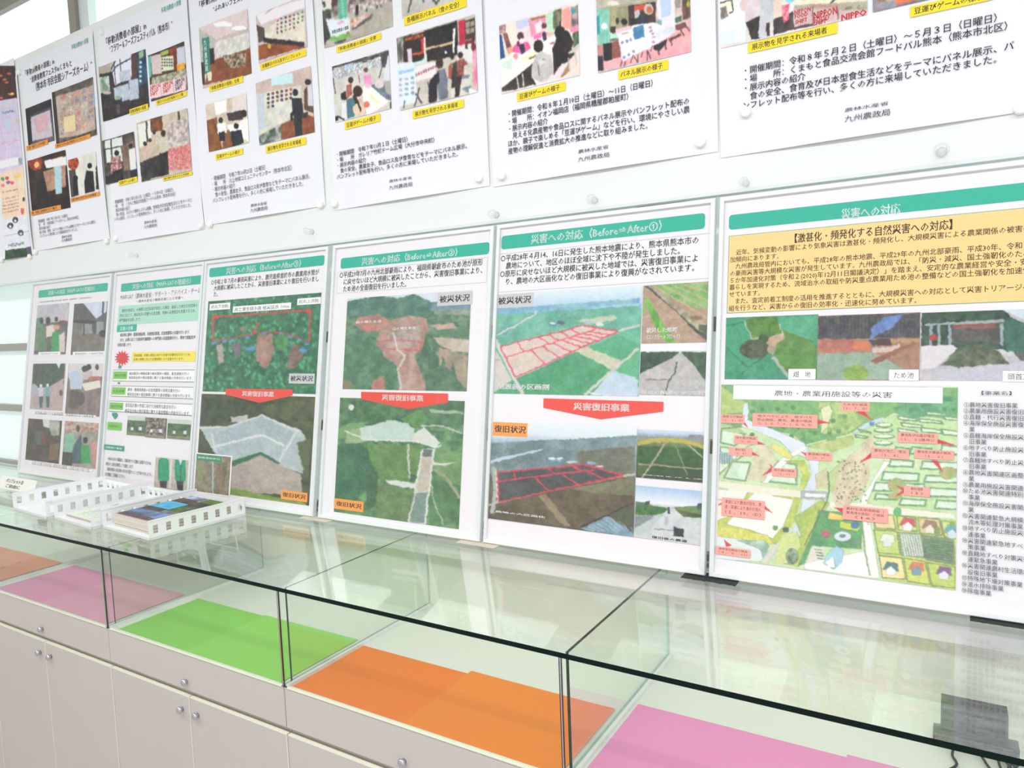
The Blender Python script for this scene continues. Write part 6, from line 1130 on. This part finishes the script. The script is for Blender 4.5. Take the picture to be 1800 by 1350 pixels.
CASE_LB = ['glass display case at the far left end of the counter', 'glass display case with orange sheet showing under the leftmost tray', 'glass display case with faded pink sheets in front of the trays', 'glass display case with green sheets, right of the pink sheets', 'glass display case with two overlapping orange sheets', 'glass display case with bright pink sheet and black adapter', 'glass display case at the right end beyond the adapter']
CAB_LB = ['white laminate cabinet at the far left end of the counter', 'white laminate cabinet second from left end, under the orange sheet case', 'white laminate cabinet beneath the faded pink sheets', 'white laminate cabinet beneath the green sheets', 'white laminate cabinet beneath the two orange sheets', 'white laminate cabinet beneath the bright pink sheet', 'white laminate cabinet at the right end of the counter']
for i, x0 in enumerate(JOINTS):
    x1 = x0 + 0.9
    c = empty('glass_display_case', P3((x0 + x1) / 2, (Y_FRONT + 2.0) / 2, Z_SHELF - 0.0002), CASE_LB[i], 'display case', 'glass display cases along the counter')
    MB().box(x0 + .0002, x1 - .0002, Y_FRONT + 0.0215, 2.015, Z_SHELF - 0.0002, Z_SHELF, 0, {'y0': 1}).build('case_floor', [M['casefloor'], M['edgeband']], c)
    MB().box(x0, x1, 2.0, 2.012, Z_SHELF, Z_TOP - GT).build('back_panel', M['casefloor'], c)
    e = {'x0': 1, 'x1': 1, 'z1': 1, 'z0': 1}
    MB().box(x0 + 0.003, x1 - 0.003, Y_FRONT, Y_FRONT + 0.005, Z_SHELF + .003, Z_TOP - GT - .001, 0, e).build('front_pane', [M['glass'], M['gedge']], c)
    MB().box(x0 + 0.0005, x0 + 0.0080, Y_FRONT + 0.028, 1.999, Z_SHELF + .004, Z_TOP - GT - .002, 0, {'y0': 1, 'y1': 2, 'z1': 1, 'z0': 2}).build('side_pane', [M['glass'], M['gedge'], M['gedge2']], c)
    ch = MB().box(x0 + 0.0002, x0 + 0.0004, Y_FRONT + .004, 1.999, Z_SHELF, Z_SHELF + 0.010); ch.box(x0 + 0.0085, x0 + 0.018, Y_FRONT + .004, 1.999, Z_SHELF, Z_SHELF + 0.010)
    ch.build('pane_channel', M['alu_w'], c)
    MB().box(x0 + .016, x1 - .007, Y_FRONT - .0005, Y_FRONT + .011, Z_SHELF, Z_SHELF + 0.004).build('front_channel', M['edgeband'], c)
    MB().box(x0 + 0.0001, x0 + 0.0028, Y_FRONT - 0.002, Y_FRONT + 0.002, Z_SHELF, Z_TOP - GT).build('joint_strip', M['chrome'], c)
    # cabinet below
    k = empty('base_cabinet', P3((x0 + x1) / 2, 1.68, -EYE), CAB_LB[i], 'cabinet', 'white laminate cabinets under the glass cases')
    yb = Y_FRONT + 0.021
    MB().box(x0 + .001, x1 - .001, yb, 2.015, -EYE + .06, Z_SHELF - .0003, 0, {'y0': 1}).build('carcass', [M['lam'], M['shadowgap']], k)
    MB().box(x0 + .001, x1 - .001, yb + .05, 2.0, -EYE, -EYE + .06).build('plinth', M['shadowgap'], k)
    def knob(x, z, par):
        MB().lathe((x, Y_FRONT + .002, z), (0, -1, 0), [(0, .0075), (.003, .0065), (.006, .0095), (.010, .0118), (.014, .0108), (.017, .0065)], 20).build('knob', M['chrome'], par, label='chrome knob')
    d = MB().bevbox(x0 + .0015, x1 - .0015, Y_FRONT + .002, yb, -1.128, Z_SHELF - .0015, .0015).build('drawer', M['lam'], k)
    knob(x0 + .4385, -1.098, d)
    MB().box(x0 + .0015, x1 - .0015, Y_FRONT + .0015, Y_FRONT + .0205, Z_SHELF - .0015, Z_SHELF - .0003).build('edge_strip', M['edgeband'], k)
    xm = (x0 + x1) / 2 - 0.005
    for (a, b, kx) in ((x0 + .002, xm - .0015, xm - .042), (xm + .0015, x1 - .002, xm + .038)):
        dd = MB().bevbox(a, b, Y_FRONT + .003, yb, -EYE + .065, -1.150, .0012).build('door', M['lam'], k)
        MB().box(a + .001, b - .001, Y_FRONT + .0025, Y_FRONT + .015, -1.1515, -1.1485).build('edge_strip', M['edgeband'], dd)
        MB().box(b - .0022, b + .0002, Y_FRONT + .0026, Y_FRONT + .015, -EYE + .066, -1.152).build('edge_strip', M['edgeband'], dd)
        knob(kx, -1.199, dd)

# ------------------------------------------------------------------ coloured sheets on the case floors
def sheet(x0, x1, y0, y1, h, col, label, rot=0.0, curl=0.0, spots=None):
    nx, ny = 24, 16; mb = MB(); cx, cy = (x0 + x1) / 2, (y0 + y1) / 2; cr, sr = math.cos(rot), math.sin(rot)
    for j in range(ny + 1):
        for i in range(nx + 1):
            a, b = i / nx, j / ny; x, y = x0 + (x1 - x0) * a, y0 + (y1 - y0) * b
            z = Z_SHELF + h + curl * (math.exp(-(1 - a) * 14) + .6 * math.exp(-a * 16)) * (.4 + .6 * b)
            dx, dy = x - cx, y - cy; mb.v.append((cx + dx * cr - dy * sr, cy + dx * sr + dy * cr, z))
    for j in range(ny):
        for i in range(nx): q = j * (nx + 1) + i; mb.f.append((q, q + 1, q + nx + 2, q + nx + 1)); mb.m.append(0)
    key = 'card_%d_%d_%d' % col
    if key not in M: M[key] = mat('coloured_paper', rgb(*col), 0.6, spec=0.2, vary=(5, 0.03))
    o = at_origin(mb.build('coloured_sheet', M[key])); tag(o, label, 'paper', 'coloured paper sheets inside the display cases')
    return o
FY = Y_FRONT + 0.012
sheet(-4.30, -3.880, FY, 1.650, .0012, (240, 150, 110), 'orange paper sheet in the case at far left, left one of its pair')
o = sheet(-3.885, -3.460, FY, 1.652, .0024, (240, 152, 112), 'orange paper sheet with two dark dots at the left picture edge')
for (x, y) in ((-3.660, 1.493), (-3.664, 1.560)):
    dmb = MB().lathe((x, y, Z_SHELF + .0026), (0, 0, 1), [(0, .010), (.001, .009)], 14)
    dmb.build('brown_spot', M.setdefault('spot', mat('brown_spot', rgb(206, 110, 70), .6)), o)
sheet(-3.375, -2.95, FY, 1.660, .0012, (238, 152, 196), 'pink paper sheet, left one of the pair in front of the trays')
sheet(-3.01, -2.560, FY, 1.656, .0026, (236, 164, 196), 'paler pink paper sheet beside the first glass joint')
sheet(-2.478, -2.05, FY, 1.655, .0012, (140, 212, 84), 'green paper sheet, left one of the green pair')
sheet(-2.10, -1.650, FY, 1.660, .0026, (150, 218, 92), 'brighter green paper sheet, right one of the green pair')
sheet(-1.604, -1.13, FY, 1.637, .0012, (252, 128, 24), 'orange paper sheet, left one lying under its neighbour', 0.0, .001)
sheet(-1.195, -0.742, FY, 1.652, .0030, (253, 138, 34), 'orange paper sheet, right one overlapping its neighbour', 0.0, .0015)
sheet(-0.700, -0.14, FY + .04, 1.706, .0012, (244, 150, 200), 'bright pink paper sheet left part beside the right glass joint', 0.0)
sheet(-0.20, 0.150, FY + .04, 1.716, .0026, (242, 154, 200), 'bright pink paper sheet nearest the black adapter', 0.0)

# ------------------------------------------------------------------ black adapter with cables, in the right case
a = empty('power_adapter', P3(0.05, 1.89, Z_SHELF), 'black box adapter with hanging cables behind glass at right', 'adapter')
MB().bevbox(-0.020, 0.110, 1.872, 1.935, Z_SHELF + .030, Z_SHELF + .088, .004).build('housing', M['device'], a)
MB().box(0.022, 0.080, 1.869, 1.8715, Z_SHELF + .045, Z_SHELF + .080).build('display', M['device_screen'], a)
MB().bevbox(-0.035, 0.130, 1.852, 1.90, Z_SHELF + .004, Z_SHELF + .029, .004).build('base_strip', M['device'], a)
rr = random.Random(3)
for k, x in enumerate((0.0, 0.048, 0.082, 0.092, 0.102, 0.112, 0.125)):
    x2 = x + (rr.random() - .4) * .05
    pts = [(x, 1.85, Z_SHELF + .014), (x + .006, 1.835, Z_SHELF + .016), (x2 + .012, 1.81, Z_SHELF + .008), (x2 + .02, 1.78, Z_SHELF + .005), (x2 - .005, 1.74, Z_SHELF + .0045), (x2 + .01 * (k - 3), 1.71, Z_SHELF + .0068)]
    P_ = [Vector(p) for p in pts]; sm = []
    for i in range(len(P_) - 1):
        p0, p1, p2, p3 = P_[max(i - 1, 0)], P_[i], P_[i + 1], P_[min(i + 2, len(P_) - 1)]
        for t in np.linspace(0, 1, 6)[:-1]: sm.append(0.5 * ((2 * p1) + (p2 - p0) * t + (2 * p0 - 5 * p1 + 4 * p2 - p3) * t * t + (3 * p1 - p0 - 3 * p2 + p3) * t ** 3))
    MB().tube([tuple(v) for v in sm], .0028, 8).build('cable', M['black'], a)

# ------------------------------------------------------------------ letter trays on the counter
def tray(x0, y0, w, dpt, label, rot=0.0, z0=Z_TOP, h=0.066):
    t = empty('letter_tray', P3(x0, y0, z0), label, 'tray', 'white slotted paper trays on the glass counter')
    th = .0025
    def T(p): x, y, z = p; return (x0 + x * math.cos(rot) - y * math.sin(rot), y0 + x * math.sin(rot) + y * math.cos(rot), z0 + z)
    def put(mb, name): 
        mb.v = [T(p) for p in mb.v]; return mb.build(name, M['tray'], t)
    put(MB().box(0, w, 0, dpt, .003, .003 + th), 'tray_floor')
    def wall_x(xa, side):   # perforated side wall, square windows
        mb = MB(); n = 8; z1 = h; zh0, zh1 = .020, .050; hw = dpt / (n * 1.0); s0 = .0
        ys = [0]
        for k in range(n):
            c = (k + .5) * hw; ys += [c - .0095, c + .0095]
        ys.append(dpt)
        mb.box(xa, xa + th, 0, dpt, .0, zh0); mb.box(xa, xa + th, 0, dpt, zh1, z1)
        for k in range(0, len(ys), 2): mb.box(xa, xa + th, ys[k], ys[k + 1], zh0, zh1)
        mb.box(xa - .002, xa + th + .002, 0, dpt, z1, z1 + .003)
        put(mb, 'side_wall')
    wall_x(0, 0); wall_x(w - th, 1)
    fl = MB().box(0, w, -.0, th, 0, .009); put(fl, 'front_lip')
    bk = MB(); bk.box(0, w, dpt - th, dpt, 0, .016); bk.box(0, w, dpt - th, dpt, .040, h - .012)
    for k in range(8): c = (k + .5) * w / 7 - w / 14; bk.box(max(0, c - .012), min(w, c + .012), dpt - th, dpt, .016, .040)
    put(bk, 'back_wall')
    return t, T
TD = 0.385
tray(-3.452, 1.470, .335, .385, 'white slotted tray, leftmost of three, nearly empty', -0.08)
tray(-3.098, 1.462, .325, .385, 'white slotted tray, middle of three, holding green brochures', -0.08)
_, TT = tray(-2.756, 1.468, .345, .385, 'white slotted tray, rightmost of three, holding a thick brochure stack', -0.075)

def brochures(T, x0, x1, y0, y1, z0, n, th, label, art, skew=0.0):
    """stack of brochures, each a leaf of its own, with a printed cover on the topmost"""
    r = random.Random(9)
    for k in range(n):
        dx, dy = (r.random() - .5) * .006, (r.random() - .5) * .006; mb = MB()
        mb.box(x0 + dx, x1 + dx, y0 + dy, y1 + dy, z0 + k * th, z0 + (k + .93) * th)
        mb.v = [T(p) for p in mb.v]
        last = k == n - 1
        o = at_origin(mb.build('brochure', M['pages']))
        tag(o, label if last else label.replace('topmost', 'lower').replace('printed cover', 'pale page edges'), 'brochure', None if last else label.split(',')[0] + ' stack')
        if last:
            nx, ny = 60, 90; c = Canvas.__new__(Canvas); c.nx, c.ny = nx + 1, ny + 1; c.a = np.full((ny + 1, nx + 1, 3), 240.); c.sh = None; c.b = None
            art(c); V = []
            for j in range(ny + 1):
                for i in range(nx + 1): V.append(T((x0 + dx + .002 + (x1 - x0 - .004) * i / nx, y1 + dy - .002 - (y1 - y0 - .004) * j / ny, z0 + n * th + .0004)))
            m2 = MB(); m2.v = V; m2.f = [(q, q + nx + 1, q + nx + 2, q + 1) for j in range(ny) for q in range(j * (nx + 1), j * (nx + 1) + nx)]; m2.m = [0] * len(m2.f)
            p = m2.build('cover_print', M['print'], o); at = p.data.color_attributes.new('Col', 'FLOAT_COLOR', 'POINT')
            rgba = np.ones((len(V), 4), np.float32); rgba[:, :3] = s2l(np.clip(c.a, 0, 255).reshape(-1, 3) / 255.); at.data.foreach_set('color', rgba.ravel())
def art_land(c):
    c.bg((200, 190, 176)); c.R(0, 0, .5, .13, (190, 206, 236), (120, 110, 130), 8); c.R(.5, 0, 1, .16, (96, 116, 60), (110, 140, 60), 8); c.R(0, .13, .45, .30, (96, 80, 60), (60, 56, 50), 10); c.R(.45, .16, 1, .36, (60, 56, 50), (110, 100, 90), 9)
    c.R(0, .30, .5, .56, (60, 166, 220), (96, 190, 232), 5); c.R(.5, .36, 1, .6, (96, 120, 60), (70, 84, 60), 9); c.R(0, .56, .5, .68, (84, 76, 72), (60, 56, 60), 9); c.R(.5, .6, 1, .7, (150, 150, 150), (90, 90, 90), 9); c.R(0, .68, .5, .98, (110, 140, 190), (80, 80, 100), 6); c.R(.5, .7, 1, .98, (120, 160, 220), (100, 110, 130), 6); c.R(0, .88, 1, .98, (120, 84, 84), (90, 70, 80), 9)
brochures(TT, .030, .310, .030, .345, .0065, 12, .0036, 'rightmost tray brochure, topmost with printed cover of landscape photographs', art_land)
def art_green(c):
    c.bg((236, 240, 232), (226, 232, 222), 8); c.R(.2, 0, .75, .34, (60, 146, 84), (50, 130, 76), 5); c.R(.1, .36, .6, .5, (90, 130, 96), (236, 240, 232), 20); c.R(.1, .55, .9, .95, (206, 220, 190), (240, 244, 236), 22)
TM = lambda p: (-3.098 + p[0] * .997 + p[1] * .08, 1.462 + p[1] * .997 - p[0] * .08, Z_TOP + p[2])
brochures(TM, .035, .305, .030, .34, .0065, 4, .0025, 'middle tray brochure, topmost with printed cover in green and white', art_green)

# ------------------------------------------------------------------ hand-lettered card standing behind the left tray
cd = empty('sign_card', P3(-3.87, 1.66, Z_TOP), 'small white hand-lettered card standing left of the trays', 'card')
s = Sheet((-4.05, 1.66, Z_TOP + .001), 24); s.root = cd; s.layer = 0
s.mesh('card_sheet', [(0, 0), (.36, 0), (.352, .062), (.008, .062)], [(0, 1, 2, 3)], M['card'], 0.0)
def plain(s, body, u0, v0, u1, v1):
    co, f = text_mesh(body, .015); a, b = co.min(0), co.max(0)
    s.mesh('lettering', np.stack([u0 + (co[:, 0] - a[0]) / (b[0] - a[0]) * (u1 - u0), v0 + (co[:, 1] - a[1]) / (b[1] - a[1]) * (v1 - v0)], 1), f, M['ink_black'], .001)
plain(s, 'パンフレット②', 0.07, .032, .235, .052); plain(s, 'ご自由に', .08, .008, .22, .026)
mbk = MB().face([(-4.05, 1.662, Z_TOP + .001), (-3.69, 1.662, Z_TOP + .001), (-3.69, 1.72, Z_TOP + .001), (-4.05, 1.72, Z_TOP + .001)]); mbk.build('card_foot', M['card'], cd)
